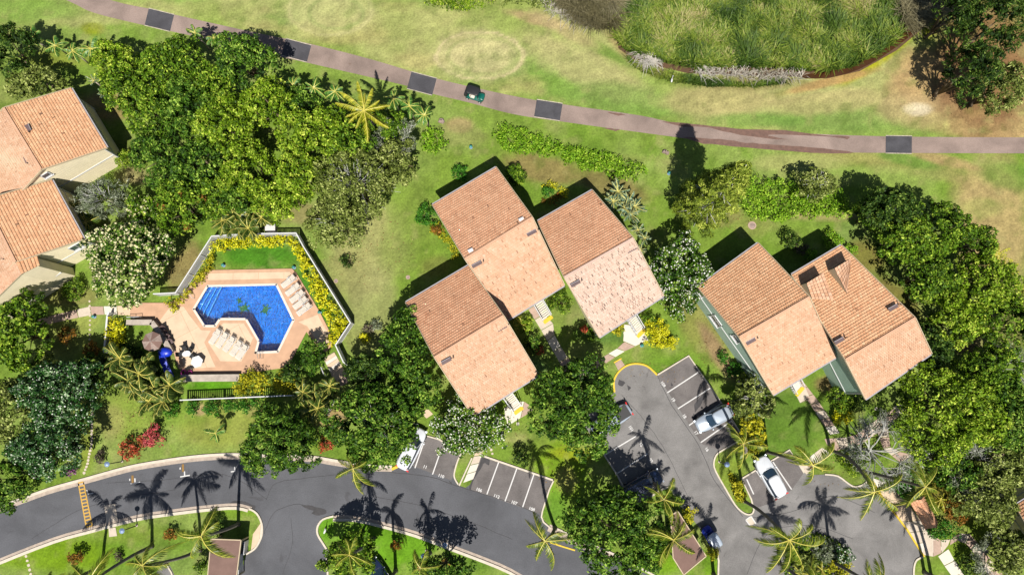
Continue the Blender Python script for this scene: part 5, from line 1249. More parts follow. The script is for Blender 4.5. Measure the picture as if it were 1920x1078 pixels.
for lab, x, y, r, h, kd in [('bright yellow bush nearest the white stair', 1228, 618, 25, 1.8, 'yellow'), ('long bright yellow bush in front of the other yellow bush', 1243, 643, 34, 1.5, 'yellow'), ('bright yellow bush in the garden below the right townhouse', 1580, 776, 22, 1.6, 'yellow'),
  ('red bougainvillea on the lower lawn', 250, 840, 24, 2.0, 'red'), ('pink bougainvillea beside the red one', 290, 818, 22, 2.0, 'pink'), ('purple flowering shrub near the kerb at the left', 134, 882, 11, 1.2, 'purple'),
  ('rusty round bush on the small lawn by the garden walkway', 127, 628, 17, 1.4, 'rust'), ('rusty green bush at the corner of the white wall', 176, 654, 18, 1.8, 'rust'),
  ('rust brown bush on the bottom left lawn', 146, 1043, 15, 1.8, 'rust'), ('orange brown bush below the kerb, right of the path lamp', 321, 1000, 13, 1.4, 'rust'), ('dry orange bush on the bottom grass island under a palm shadow', 744, 1022, 11, 1.7, 'rust'), ('dry orange bush in tree shade near the kerb bend', 838, 1050, 9, 1.2, 'rust'),
  ('dark round bush at the end of the parking bays', 978, 856, 18, 2.2, 'dark'), ('small dark bush near the rust coloured bush bottom left', 224, 1042, 9, 1.0, 'dirty'),
  ('yellow bush on the open lawn right of the pool fence', 683, 634, 12, 1.0, 'yellow'), ('purple brown bush behind the yellow bush on the open lawn', 690, 616, 10, 1.1, 'dirty'), ('dry grey bush on the open lawn right of the pool', 706, 610, 12, .9, 'grey'),
  ('small dark palm like bush under the olive tree on the lawn', 653, 490, 15, 1.2, 'dark'), ('dry grey bush on the lower lawn beside the lamp', 190, 858, 12, 1.1, 'dirty'),
  ('first clipped bush along the sage green wall', 1356, 671, 13, 1.2, 'box'), ('second clipped bush along the sage green wall', 1377, 692, 17, 1.3, 'box'), ('third bush along the sage green wall, lime coloured', 1398, 720, 20, 1.5, 'bright'),
  ('bright green bush under the beige wall of the upper left house', 232, 300, 20, 2.0, 'bright'), ('low green bush beside the beige lower left house', 140, 545, 26, 1.3, 'mid'),
  ('dark bush behind the left dormer roof eave', 1482, 452, 20, 2.4, 'dark'), ('dark red leaved bush behind the dormer roof', 1500, 466, 14, 1.4, 'dirty'), ('bright leaved bush against the eave behind the dormer roof', 1518, 476, 13, 1.3, 'hedge'),
  ('lime bush at the north corner of the dormer roof', 1560, 452, 22, 1.5, 'hedge'), ('lime creeper bush along the dormer roof side', 1594, 470, 14, 1.2, 'hedge'),
  ('leafy bush in front of the sage green gable', 1572, 748, 28, 2.8, 'mid'), ('dark leafy bush right of the yellow bush', 1604, 752, 22, 2.6, 'dark'),
  ('green bush under the centre roof beside the stair', 1050, 568, 24, 1.8, 'mid'), ('lime bush between the long walkway and the lowest roof', 985, 612, 18, 2.0, 'bright'), ('green bush along the lowest centre roof', 998, 645, 20, 2.0, 'deep'), ('red flowering bush beside the long walkway', 1008, 655, 11, 1.5, 'red'),
  ('orange flowering bush at the south west corner of the weathered roof', 1095, 618, 9, 1.0, 'red'), ('green bush under the weathered roof corner', 1112, 630, 14, 1.2, 'mid'), ('golden flower bush under the weathered roof eave', 1158, 618, 12, 1.1, 'gold'), ('green bush right of the stair by the yellow shrubs', 1215, 598, 16, 1.6, 'mid'),
  ('yellow bush on the lot edge by the brown flat roof', 1290, 962, 16, 2.2, 'gold'), ('dark bush on the grass tip beside the navy van', 1265, 940, 14, 1.8, 'mid'), ('yellow green bush below the white roofed cart', 1332, 1032, 14, 2.4, 'gold'),
  ('yellow bush strip on the kerbed island, upper', 1382, 912, 14, 1.5, 'gold'), ('yellow bush strip on the kerbed island, lower', 1388, 930, 12, 1.3, 'gold'),
  ('green shrub at the top of the bottom planted island', 1545, 1030, 24, 1.8, 'grey'), ('white flowering shrub on the bottom planted island', 1578, 1040, 20, 1.8, 'glossy'), ('golden bush at the tip of the bottom planted island', 1572, 1068, 22, 1.6, 'gold'), ('olive bush on the bottom planted island', 1510, 1060, 26, 1.6, 'olive'),
  ('green bush under the silver tree', 1600, 868, 26, 1.6, 'bright'), ('rust brown bush right of the silver tree', 1765, 880, 28, 2.0, 'rust'), ('olive brown bush above the gatehouse hedge', 1790, 955, 26, 1.8, 'rust'),
  ('dark bush in shade beside the carport', 400, 985, 22, 1.6, 'dark'), ('leafy bush left of the bottom carport', 378, 1060, 14, 2.2, 'mid'),
  ('red leaved bush under the large leafy tree', 612, 832, 16, 1.0, 'red'), ('spiky palm like shrub on the bottom right lawn strip', 1815, 1058, 22, 2.0, 'dark')]:
    kw = dict(flowers=flower_glint_m, nf=20) if 'white flowering' in lab else {}
    ry = 14 if 'long bright' in lab else None
    if ry: kw['ry'] = ry
    shrub(lab, x, y, r, h, kd, **kw)
hedge('hedge', 'clipped dark green oval hedge below the gatehouse', 'hedge', [(1736, 996), (1756, 982), (1780, 976), (1798, 984), (1802, 996), (1790, 1006), (1765, 1010), (1745, 1006)], 1.5, 'box', group='clipped gatehouse hedges')
hedge('hedge', 'clipped dark green hedge above the gatehouse', 'hedge', [(1668, 905), (1690, 890), (1705, 878), (1726, 890), (1722, 912), (1700, 935), (1682, 930)], 1.8, 'box', group='clipped gatehouse hedges')
for poly, lab, kd in [([(1478, 1012), (1530, 1000), (1560, 1008), (1590, 1030), (1596, 1085), (1470, 1085)], 'ground cover on the bottom planted island', 'mid'), ([(1365, 880), (1378, 896), (1398, 930), (1400, 945), (1385, 935), (1370, 908)], 'low ground cover on the kerbed island', 'gold'),
                      ([(200, 660), (235, 640), (260, 650), (300, 690), (310, 720), (260, 740), (215, 700)], 'undergrowth below the patio palms', 'dark')]:
    o = hedge('ground_cover', lab, 'ground cover', poly, .5, kd, lr=.25); 
    for c in o.children: c['kind'] = 'stuff'
    o['kind'] = 'stuff'

# ---------------------------------------------------------------- palms
coco('coconut palm left of the bottom carport, trunk base on the kerb lawn', (447, 982), (377, 1005), 10, 15, .95, 2)
coco('coconut palm at the bottom left whose crown covers the asphalt wedge', (376, 1030), (267, 1060), 11, 15, .92, 3)
coco('coconut palm leaning out of the bottom edge, second from the left', (285, 1023), (165, 1094), 11.3, 15, 1.0, 4)
coco('leftmost coconut palm, crown below the bottom edge', (193, 1060), (92, 1112), 10, 15, .9, 5)
coco('coconut palm hanging over the road beside the leafy tree', (702, 856), (662, 878), 8.5, 11, .78, 6)
coco('coconut palm over the dark tree on the bottom grass island', (700, 1009), (655, 1040), 9.6, 13, .72, 7)
coco('coconut palm beside the dry orange bush, crown off the bottom edge', (742, 1069), (702, 1130), 11, 13, .85, 8)
coco('small coconut palm right of the dry orange bush on the bottom island', (806, 1036), (788, 1064), 7.4, 10, .62, 9)
coco('coconut palm with a curved trunk at the end of the parking bays', (1041, 990), (1022, 1014), 12, 12, .95, 10, bend=-.5)
coco('large coconut palm over the lower parking lot', (1394, 938), (1480, 1012), 14, 15, 1.05, 11)
coco('coconut palm rising from the bottom planted island', (1558, 1051), (1646, 1100), 10, 15, .98, 12)
coco('coconut palm at the bottom edge under the large one', (1462, 1056), (1532, 1112), 9.6, 14, .9, 13)
coco('coconut palm over the end bay beside the parked white car', (1438, 847), (1524, 872), 12, 11, .95, 14)
coco('coconut palm near the walkway whose crown hangs over the lot corner', (1556, 843), (1640, 922), 12.6, 11, .85, 15)
coco('coconut palm with the long white trunk above the gatehouse', (1598, 878), (1735, 913), 14, 9, .9, 16)
coco('coconut palm on the round grass tip at the bottom right', (1733, 1072), (1850, 1130), 12, 13, .85, 17)
coco('second coconut palm beside the round grass tip', (1747, 1084), (1880, 1150), 13, 12, .85, 18)
coco('yellow coconut palm over the brown flat roof', (1240, 986), (1263, 1012), 8, 14, .85, 19)
coco('coconut palm at the lot edge by the brown roof, crown below the photo', (1338, 1076), (1386, 1120), 9.4, 13, .8, 20)
coco('coconut palm behind the navy van', (1222, 903), (1245, 936), 9.2, 12, .7, 21)
coco('coconut palm with yellow fronds beside the twiggy tree', (1381, 846), (1394, 832), 11, 12, .72, 22)
star = coco('golden star shaped palm in the middle of the grove', (718, 262), (682, 208), 10.5, 13, .98, 23, lib=STAR, group=None)
for i, (x, y, h, s, lab) in enumerate([(62, 72, 3.6, 1.0, 'first young palm from the left in the row under the fairway'), (104, 86, 3.4, .95, 'second young palm from the left in the row'), (136, 96, 3.4, .95, 'third young palm from the left in the row'), (170, 92, 3.6, 1.0, 'fourth young palm from the left in the row'), (196, 102, 3.4, .9, 'young palm at the right end of the left row, touching the bright tree'),
      (518, 162, 4.6, 1.0, 'first young palm right of the path shadow tips'), (550, 160, 4.4, 1.0, 'second young palm along the cart path'), (588, 165, 4.4, 1.0, 'third young palm along the cart path'), (628, 172, 4.4, .9, 'young palm just left of the golden palm'),
      (738, 186, 4.2, 1.0, 'young palm just right of the golden palm'), (768, 200, 4.0, 1.0, 'second young palm right of the golden palm'), (796, 216, 3.8, .95, 'young palm with pale trunk above the lime bush'), (744, 232, 4.0, 1.0, 'young palm behind the bare white tree'), (365, 62, 4.2, .8, 'young palm at the top of the grove under the dark road patch'), (400, 72, 4.2, .8, 'young palm right of the topmost grove palm')]):
    small_palm(lab, x, y, h, None, 10, s, 100 + i)
small_palm('small dark cross shaped palm on the lower lawn', 404, 812, 2.6, YOUNG, 5, .85, 140, None)
small_palm('agave like palm beside the upper left house', 176, 152, 1.6, SILV, 11, .7, 141, None)
small_palm('silvery agave by the upper left house lanai', 192, 178, 1.2, SILV, 11, .65, 142, None)
clump('large clump of areca palms below the patio', [(268, 700), (240, 690), (232, 672), (262, 728), (295, 730), (310, 752), (282, 752), (324, 722), (250, 715), (276, 684), (298, 760)], 3.4, n=12, seed=2, group='areca palm clumps')
clump('clump of areca palms above the pool fence', [(440, 405), (418, 415), (462, 415), (480, 400), (448, 428), (495, 412), (470, 432)], 3.2, n=12, seed=3, group='areca palm clumps')
clump('clump of areca palms at the east end of the south fence', [(590, 745), (570, 735), (612, 742), (600, 765), (582, 770), (620, 725), (598, 755)], 3.4, n=11, seed=4, group='areca palm clumps')
clump('clump of areca palms below the silver grey tree, left of the cream blossom tree', [(150, 400), (168, 420)], 2.6, n=8, seed=5, group='areca palm clumps')
clump('blue green spiky palms at the north corner of the right centre roof', [(1158, 362), (1176, 380), (1150, 378), (1182, 404), (1170, 392), (1190, 388)], 2.2, SILV, 14, 1.0, 6, None, 'fan_palm', 'palm clump')
clump('blue green spiky plants along the right centre roof', [(1196, 432), (1208, 448), (1200, 470)], 1.8, SILV, 12, .8, 7, None, 'fan_palm', 'palm clump')
clump('yellow green palms in the upper right of the east wood', [(1870, 478), (1850, 470), (1890, 505), (1905, 545)], 4.0, GOLD, 9, 1.0, 8, None)
clump('yellow fronded palm clump at the edge of the silver car bay', [(1412, 800), (1418, 830), (1404, 848)], 2.6, GOLD, 7, .8, 9, None)
clump('yellow banana like plants between the walkway and lowest roof', [(966, 596), (978, 610)], 1.8, GOLD, 6, .6, 10, None)
clump('yellow palm clump on the bottom planted island', [(1500, 1072), (1538, 1066)], 1.6, GOLD, 8, .6, 11, None)
clump('small palm clump at the hedge behind the gatehouse', [(1775, 905), (1760, 935)], 2.0, GOLD, 8, .8, 12, None)

# ---------------------------------------------------------------- marsh at the top
def blades(name, label, poly, n, h, kind_m, seed, lean=(0, 0), w=.08, patch=3.0, clumps=None, z=.0, jit=.5):
    rng = np.random.default_rng(seed); P = [(p.x, p.y) for p in gp(poly, 0)]
    x0, x1 = min(p[0] for p in P), max(p[0] for p in P); y0, y1 = min(p[1] for p in P), max(p[1] for p in P)
    pts = rng.uniform((x0, y0), (x1, y1), (n * 3, 2))
    ins = np.zeros(len(pts), bool)
    for i in range(len(P)):
        xa, ya = P[i]; xb, yb = P[(i + 1) % len(P)]
        c = ((ya > pts[:, 1]) != (yb > pts[:, 1])) & (pts[:, 0] < (xb - xa) * (pts[:, 1] - ya) / (yb - ya + 1e-9) + xa); ins ^= c
    pts = pts[ins][:n]; n = len(pts)
    hh = h * (.6 + .6 * rng.random(n)) * (.55 + .9 * fbm(pts[:, 0], pts[:, 1], 1.6, seed + 3))
    d = rng.normal(size=(n, 2)) * jit + np.array(lean) + np.stack([fbm(pts[:, 0], pts[:, 1], 1.2, seed + 9) - .5, fbm(pts[:, 0], pts[:, 1], 1.2, seed + 19) - .5], 1) * 1.5
    sd = np.stack([-d[:, 1], d[:, 0]], 1); sd /= np.linalg.norm(sd, axis=1)[:, None] + 1e-9; sd *= w / 2
    b0 = np.c_[pts, np.full(n, z)]; m = np.c_[pts + d * hh[:, None] * .35, hh * .65]; e = np.c_[pts + d * hh[:, None] * .95, hh * .92]
    s3 = np.c_[sd, np.zeros(n)]
    V = np.stack([b0 - s3, b0 + s3, m + s3 * 1.2, m - s3 * 1.2, e - s3 * .2, e + s3 * .2], 1).reshape(-1, 3); i0 = np.arange(n) * 6
    Fq = np.concatenate([np.stack([i0, i0 + 1, i0 + 2, i0 + 3], 1), np.stack([i0 + 3, i0 + 2, i0 + 5, i0 + 4], 1)])
    T = np.clip(fbm(pts[:, 0], pts[:, 1], patch, seed + 31) * 1.5 - .28 + rng.normal(0, .12, n), 0, 1); T = np.concatenate([T, np.clip(T + .1, 0, 1)])
    return tag(link(name, np_mesh(name, V, Fq, kind_m, T)), label, 'marsh plants', kind='stuff')
reed_m = tint_mat('reed', [(0, C(36, 66, 16, 1.7)), (.5, C(92, 122, 38, 1.7)), (.78, C(156, 176, 62, 1.7)), (1, C(190, 180, 120, 1.7))], .6, .3, .25)
reed_d = tint_mat('dry_reed', [(0, C(92, 88, 50, 1.7)), (.5, C(140, 132, 96, 1.7)), (1, C(196, 188, 150, 1.7))], .8, .2, .2)
twig_m = tint_mat('dead_twig', [(0, C(150, 140, 120, 1.7)), (1, C(228, 222, 210, 1.7))], .9, .15, 0)
sheet('marsh_mud', [(1150, -40), (1148, 40), (1160, 92), (1200, 118), (1290, 138), (1400, 142), (1490, 144), (1550, 148), (1612, 134), (1680, 96), (1740, 46), (1762, 20), (1775, -40)], .008, mat('marsh_mud', C(104, 76, 48), .7, .4, .2, 1.0))
sheet('brown_water', smooth_poly([(1500, 146), (1550, 147), (1610, 131), (1676, 92), (1734, 42), (1730, 20), (1690, 60), (1640, 96), (1590, 122), (1530, 136)], 3, True), .014, mat('brown_water', C(84, 54, 32), .25, .5, .2, .8))
sheet('brown_water', smooth_poly([(1165, 88), (1185, 100), (1215, 118), (1225, 112), (1200, 96), (1175, 82)], 3, True), .014, MATS['brown_water'])
blades('marsh_reeds', 'dense green and yellow reed bed at the top of the photo', [(1152, -60), (1152, 70), (1172, 96), (1200, 104), (1240, 118), (1290, 126), (1330, 130), (1400, 128), (1450, 130), (1500, 134), (1545, 136), (1592, 128), (1646, 102), (1690, 66), (1690, 30), (1670, -60)], 74000, 1.25, reed_m, 1, (-.2, .3), .10, patch=2.2)
blades('dry_reeds', 'brown dry reeds right of the green reed bed', [(1668, -60), (1676, 20), (1690, 60), (1716, 44), (1750, 18), (1765, -60)], 9000, 2.0, reed_d, 2, (.3, -.25), .06)
blades('dry_reeds', 'brown dry reeds left of the green reed bed', [(1040, -60), (1050, 10), (1085, 40), (1130, 58), (1150, 52), (1154, -60)], 9000, 1.9, reed_d, 3, (.1, -.3), .06)
blades('dead_twigs', 'pale dead twigs along the foot of the reed bed', [(1290, 122), (1340, 130), (1400, 132), (1470, 134), (1510, 142), (1500, 150), (1430, 152), (1370, 144), (1310, 142)], 650, .7, twig_m, 4, (0, -.2), .05, jit=1.0)
blades('dead_twigs', 'pale dead twigs on the bank at the top left of the reeds', [(1000, -5), (1020, 14), (1060, 34), (1100, 56), (1115, 50), (1080, 30), (1040, 4)], 500, .8, twig_m, 5, (.1, -.3), .05, jit=1.0)
blades('dead_twigs', 'pale dead twigs beside the small brown pool', [(1185, 98), (1215, 104), (1238, 116), (1225, 124), (1195, 110)], 500, .8, twig_m, 6, (.1, -.3), .05, jit=1.0)
blades('shore_grass', 'short green grass strip below the reed bed', [(1175, 112), (1230, 128), (1280, 142), (1340, 154), (1400, 156), (1450, 150), (1480, 156), (1420, 164), (1330, 164), (1260, 154), (1200, 134)], 5000, .5, reed_m, 7, (0, -.1), .06)
for lab, poly, kd in [('sprawling green shrub at the top edge of the photo', [(780, -30), (800, 2), (840, 14), (880, 22), (905, 12), (930, -4), (950, -30)], 'bright'), ('olive shrub bank at the top edge left of the dry reeds', [(930, -30), (940, 4), (975, 2), (1010, 8), (1045, 6), (1040, -30)], 'olive')]:
    hedge('marsh_shrub', lab, 'shrub', poly, 1.6, kd)
# ---------------------------------------------------------------- pool and deck
pool_px = [(389, 535), (520, 532), (553, 600), (523, 661), (478, 663), (484, 640), (461, 600), (414, 600), (405, 613), (383, 613), (362, 580)]
deck_px = [(386, 507), (548, 504), (556, 512), (600, 585), (628, 640), (612, 660), (597, 652), (575, 622), (543, 683), (530, 690), (455, 700), (352, 700), (335, 690), (325, 655), (292, 602), (262, 598), (245, 594), (245, 568), (318, 568), (340, 558), (362, 530)]
DZ = .12
def ring_sheet(name, outer, inner, z, m, parent=None):
    o = [Vector((p.x, p.y, 0)) for p in gp(outer)]; i = [Vector((p.x, p.y, 0)) for p in gp(inner)]
    tris = geometry.tessellate_polygon([o, i]); al = o + i; b = MB(); vs = [(p.x, p.y, z) for p in al]; fs = []
    for a, c, d in tris:
        n = (al[c] - al[a]).cross(al[d] - al[a]); fs.append((a, c, d) if n.z > 0 else (a, d, c))
    b.add(vs, fs)
    for loop, k0 in ((o, 0), (i, len(o))):
        for q in range(len(loop)):
            p1, p2 = loop[q], loop[(q + 1) % len(loop)]; b.add([(p1.x, p1.y, 0), (p2.x, p2.y, 0), (p2.x, p2.y, z), (p1.x, p1.y, z)], [(0, 1, 2, 3)])
    ob = b.build(name, m, parent); ob['kind'] = 'structure'; return ob
ring_sheet('pool_deck', deck_px, pool_px, DZ, deck_m)
# pale panels of the deck, each with sawn joints between them
def panels(poly, z, m, step=2.2, ang=.5, gap=.02, name='deck_panel'):
    w = gp(poly); P = [(p.x, p.y) for p in w]; cx = sum(p[0] for p in P) / len(P); cy = sum(p[1] for p in P) / len(P)
    par = tag(link('deck_paving', None, None, (cx, cy, 0)), kind='structure')
    ca_, sa = math.cos(ang), math.sin(ang)
    def clip(Q, nx_, ny_, d):
        out = []
        for i in range(len(Q)):
            a, b = Q[i], Q[(i + 1) % len(Q)]; da = a[0] * nx_ + a[1] * ny_ - d; db = b[0] * nx_ + b[1] * ny_ - d
            if da <= 0: out.append(a)
            if da * db < 0: t = da / (da - db); out.append((a[0] + (b[0] - a[0]) * t, a[1] + (b[1] - a[1]) * t))
        return out
    us = [x * ca_ + y * sa for x, y in P]; vs_ = [-x * sa + y * ca_ for x, y in P]
    u = min(us)
    while u < max(us):
        v = min(vs_)
        while v < max(vs_):
            Q = P
            for nx_, ny_, d in ((-ca_, -sa, -(u + gap)), (ca_, sa, u + step - gap), (sa, -ca_, -(v + gap)), (-sa, ca_, v + step - gap)):
                Q = clip(Q, nx_, ny_, d)
                if len(Q) < 3: break
            if len(Q) >= 3:
                b = MB(); b.prism(Q, z - .05, z + R.uniform(-.003, .003)); b.build('panel', m, par, world=True)
            v += step
        u += step
panels([(391, 642), (414, 677), (453, 678), (466, 655), (475, 634), (458, 606), (419, 606), (404, 622)], DZ + .012, deck_p, 4.0)
panels([(300, 602), (318, 578), (345, 575), (360, 596), (378, 619), (396, 620), (384, 642), (405, 688), (350, 692), (331, 655)], DZ + .012, deck_p, 2.6)
panels([(392, 513), (544, 510), (552, 522), (390, 526)], DZ + .012, deck_p, 3.0, .02)
panels([(560, 604), (596, 590), (626, 640), (612, 650), (600, 648), (577, 612)], DZ + .012, deck_p, 2.4)
for i, (a, b) in enumerate(zip(pool_px, pool_px[1:] + pool_px[:1])): strip('pool_coping', [a, b], .26, DZ, DZ + .035, conc_w, -.10)
# basin, steps, mosaics and water
basin_m = mat('pool_plaster', (0.005, .13, .44, 1), .6, .3, .12, 2.2, .3, 3, var2=(.02, .26, .66, 1))
basin_w = mat('pool_step_edge', (.5, .7, .85, 1), .6, .3, .1, 2)
g_me = bpy.data.objects['ground'].data
pw_ = [(p.x, p.y) for p in gp(pool_px)]
import bmesh
bm = bmesh.new(); bm.from_mesh(g_me)
x0, x1 = min(p[0] for p in pw_), max(p[0] for p in pw_); y0, y1 = min(p[1] for p in pw_), max(p[1] for p in pw_)
kill = [v for v in bm.verts if x0 < v.co.x < x1 and y0 < v.co.y < y1 and in_poly(v.co.x, v.co.y, pw_)]
bmesh.ops.delete(bm, geom=kill, context='VERTS'); bm.to_mesh(g_me); bm.free()
b = MB(); n = len(pw_)
b.prism(pw_, -1.5, -1.5 + .001)
b.add([(x, y, -1.5) for x, y in pw_] + [(x, y, DZ) for x, y in pw_], [((i + 1) % n, i, i + n, (i + 1) % n + n) for i in range(n)])
po = b.build('pool_basin', basin_m); po['kind'] = 'structure'
for k in range(3):
    o1, o2 = 6 * (k + 1), 6 * k
    a = [(389 + o2 * 1.1, 535.5), (389 + o1 * 1.1, 535.5), (362 + o1 * .95, 581 + o1 * .9), (362 + o2 * .95, 581 + o2 * .9)]
    sheet('pool_step', a, -.55 - k * .28, basin_m, .9 - k * .28); strip('pool_step_edge', [a[1], a[2]], .09, -.56 - k * .28, -.53 - k * .28, basin_w, -.04)
mos = tint_mat('mosaic', [(0, C(40, 110, 70)), (.5, C(130, 170, 60)), (1, C(210, 200, 80))], .5, .3)
for x, y, s, a in [(454, 577, .85, .4), (446, 563, .5, 2.0), (495, 580, .8, 1.2)]:
    g = G(x, y, -1.0); b = MB()
    def el(cx, cy, rx, ry, an, t):
        c, s_ = math.cos(an), math.sin(an)
        pts = [(cx + rx * math.cos(q) * c - ry * math.sin(q) * s_, cy + rx * math.cos(q) * s_ + ry * math.sin(q) * c) for q in [i * .524 for i in range(12)]]
        b.prism([(p[0] + g.x, p[1] + g.y) for p in pts], -1.5, -1.46 + t * .02, t)
    el(0, 0, .55 * s, .42 * s, a, .5)
    for q in (.8, -.8, 2.4, -2.4): el(.62 * s * math.cos(a + q), .62 * s * math.sin(a + q), .3 * s, .12 * s, a + q, .2)
    el(.72 * s * math.cos(a), .72 * s * math.sin(a), .18 * s, .13 * s, a, .9)
    tag(b.build('pool_mosaic', mos, tint=True), kind='structure')
wm, nt, p = nm('pool_water')
nt.nodes.remove(p)
tp = nt.nodes.new('ShaderNodeBsdfTransparent'); tp.inputs[0].default_value = (.42, .78, .97, 1)
gl = nt.nodes.new('ShaderNodeBsdfGlossy'); gl.inputs['Roughness'].default_value = .12
mx = nt.nodes.new('ShaderNodeMixShader'); fr_ = nt.nodes.new('ShaderNodeFresnel'); fr_.inputs[0].default_value = 1.45
geo = nt.nodes.new('ShaderNodeNewGeometry'); nz = nt.nodes.new('ShaderNodeTexNoise'); nz.inputs['Scale'].default_value = 4.5; nz.inputs['Detail'].default_value = 6; nz.inputs['Distortion'].default_value = 1.2
bp = nt.nodes.new('ShaderNodeBump'); bp.inputs['Strength'].default_value = 1; bp.inputs['Distance'].default_value = .2
nt.links.new(geo.outputs['Position'], nz.inputs['Vector']); nt.links.new(nz.outputs['Fac'], bp.inputs['Height'])
nt.links.new(bp.outputs[0], gl.inputs['Normal']); nt.links.new(bp.outputs[0], fr_.inputs['Normal'])
nt.links.new(fr_.outputs[0], mx.inputs[0]); nt.links.new(tp.outputs[0], mx.inputs[1]); nt.links.new(gl.outputs[0], mx.inputs[2]); nt.links.new(mx.outputs[0], nt.nodes['Material Output'].inputs['Surface'])
b = MB(); tr_ = geometry.tessellate_polygon([[Vector((x, y, 0)) for x, y in pw_]]); b.add([(x, y, .02) for x, y in pw_], [tuple(t) for t in tr_]); wo_ = b.build('pool_water', wm); wo_['kind'] = 'structure'

# seat walls, steps
def wall_run(name, label, pts, w, h, m, cap=None, group=None):
    P = [G(x, y, h) for x, y in pts]; t = thing(name, label, 'wall', (P[0].x, P[0].y, 0), 0, group)
    b = MB()
    for a, c in zip(P, P[1:]): b.bar(Vector((a.x, a.y, h / 2 - .02)), Vector((c.x, c.y, h / 2 - .02)), w, h - .04)
    b.build('wall_body', m, t, world=True)
    b = MB()
    for a, c in zip(P, P[1:]): d = (c - a).normalized() * .02; b.bar(Vector((a.x, a.y, h)) - d, Vector((c.x, c.y, h)) + d, w + .06, .05)
    b.build('coping', cap or m, t, world=True); return t
wall_run('seat_wall', 'stone capped seat wall along the south edge of the patio', [(338, 709), (448, 708)], .75, .8, stone_m)
wall_run('seat_wall', 'angled stone capped seat wall on the north west side of the patio', [(237, 604), (284, 604), (304, 630), (320, 660)], .55, .9, stone_m)
wall_run('garden_wall', 'thin white wall around the bright yellow bushes', [(204, 585), (201, 592), (195, 660), (222, 661)], .14, 1.0, white_m)
def steps(label, q0, q1, q2, q3, n, h0, dh):
    t = thing('garden_steps', label, 'steps', tuple(G(*q0)))
    for i in range(n):
        a, b_, c, d = lerp(q0, q1, i / n), lerp(q0, q1, (i + .86) / n), lerp(q3, q2, (i + .86) / n), lerp(q3, q2, i / n)
        m = MB(); m.prism([(p.x, p.y) for p in gp([a, b_, c, d])], 0, h0 + dh * i); m.build('tread', conc_w if i % 2 else deck_p, t, world=True)
        m = MB(); m.prism([(p.x, p.y) for p in gp([b_, lerp(q0, q1, (i + 1) / n), lerp(q3, q2, (i + 1) / n), c])], 0, h0 + dh * i - .03); m.build('riser', gutter_m, t, world=True)
steps('five white steps at the west end of the pool patio', (244, 568), (273, 568), (273, 593), (244, 593), 5, .06, .012)
steps('wide steps at the south east corner of the pool garden', (642, 688), (627, 660), (607, 672), (622, 703), 5, .06, .012)
slabs('garden_walkway', [(642, 688), (652, 700), (660, 712)], [(620, 703), (632, 716), (640, 725)], [deck_p, conc_p])
def rail(label, pts, h=.9, r=.03, m=None):
    P = [G(*p) for p in pts]; t = thing('handrail', label, 'handrail', tuple(P[0])); b = MB()
    b.tube([p + Vector((0, 0, h)) for p in P], r, 6); b.build('top_rail', m or white_m, t, world=True)
    for p in P: b = MB(); b.tube([p, p + Vector((0, 0, h))], r, 6); b.build('post', m or white_m, t, world=True)
rail('white handrail at the foot of the west pool steps', [(245, 596), (256, 596), (268, 595)], .9)
rail('grey handrail left of the south east garden steps', [(598, 672), (606, 690), (612, 704)], .9, .05)
rail('thin handrail at the pool step corner', [(360, 552), (366, 560)], .8)
for i in (0, 1): pass
lt = thing('pool_ladder', 'small steel pool ladder at the bottom edge of the pool', 'ladder', tuple(G(491, 664)))
for dx in (0, 6):
    b = MB(); a = G(488 + dx, 672); c = G(488 + dx, 661); b.tube([a, a + Vector((0, 0, .8)), a.lerp(c, .5) + Vector((0, 0, 1.0)), c + Vector((0, 0, .8)), c + Vector((0, 0, -.8))], .03, 6); b.build('rail', chrome_m, lt, world=True)

def fence(label, pts, h, pitch=.14, pw=.105, group='white picket fences', name='picket_fence'):
    P = [G(x, y, h) for x, y in pts]; t = thing(name, label, 'fence', (P[0].x, P[0].y, 0), 0, group); pk = MB(); tr_ = MB()
    for a, c in zip(P, P[1:]):
        L = (c - a).length; d = (c - a) / L; az = math.atan2(d.y, d.x); n = int(L / pitch)
        tr_.bar(a, c, .12, .09)
        for i in range(n): q = a + d * ((i + .5) * L / n); pk.box((q.x, q.y, h / 2), (pw, .03, h - .1), az)
        m = max(1, round(L / 2.4))
        for i in range(m): q = a + d * (L * i / m); b = MB(); b.box((q.x, q.y, h / 2 + .02), (.12, .12, h + .04), az); b.build('post', white_m, t, world=True)
        bt = MB(); bt.bar(Vector((a.x, a.y, .15)), Vector((c.x, c.y, .15)), .06, .09); bt.build('bottom_rail', white_m, t, world=True)
    tr_.build('top_rail', white_m, t, world=True); o = pk.build('pickets', white_m, t, world=True); o['kind'] = 'stuff'
fence('white picket fence around the pool garden, running round its top and right', [(329, 549), (397, 443), (440, 440), (493, 438), (555, 437), (568, 461), (657, 605), (629, 647), (644, 679), (662, 692)], 1.75)
fence('short white fence beside the walkway steps left of the pool', [(288, 551), (329, 549)], 1.6)
fence('long white fence on the south side of the pool garden', [(338, 750), (480, 744), (551, 741)], 1.8, .22, .12)
fence('short grey fence at the corner by the east areca palms', [(612, 778), (625, 745)], 1.2)
ub = thing('utility_box', 'pale utility box behind the top pool fence', 'utility box', tuple(G(512, 432)))
b = MB(); g = G(512, 431); b.box((g.x, g.y, .5), (1.1, .7, 1.0), .05); b.build('cabinet', gutter_w, ub, world=True); b = MB(); b.box((g.x, g.y, 1.03), (1.2, .8, .06), .05); b.build('lid', whitep, ub, world=True)

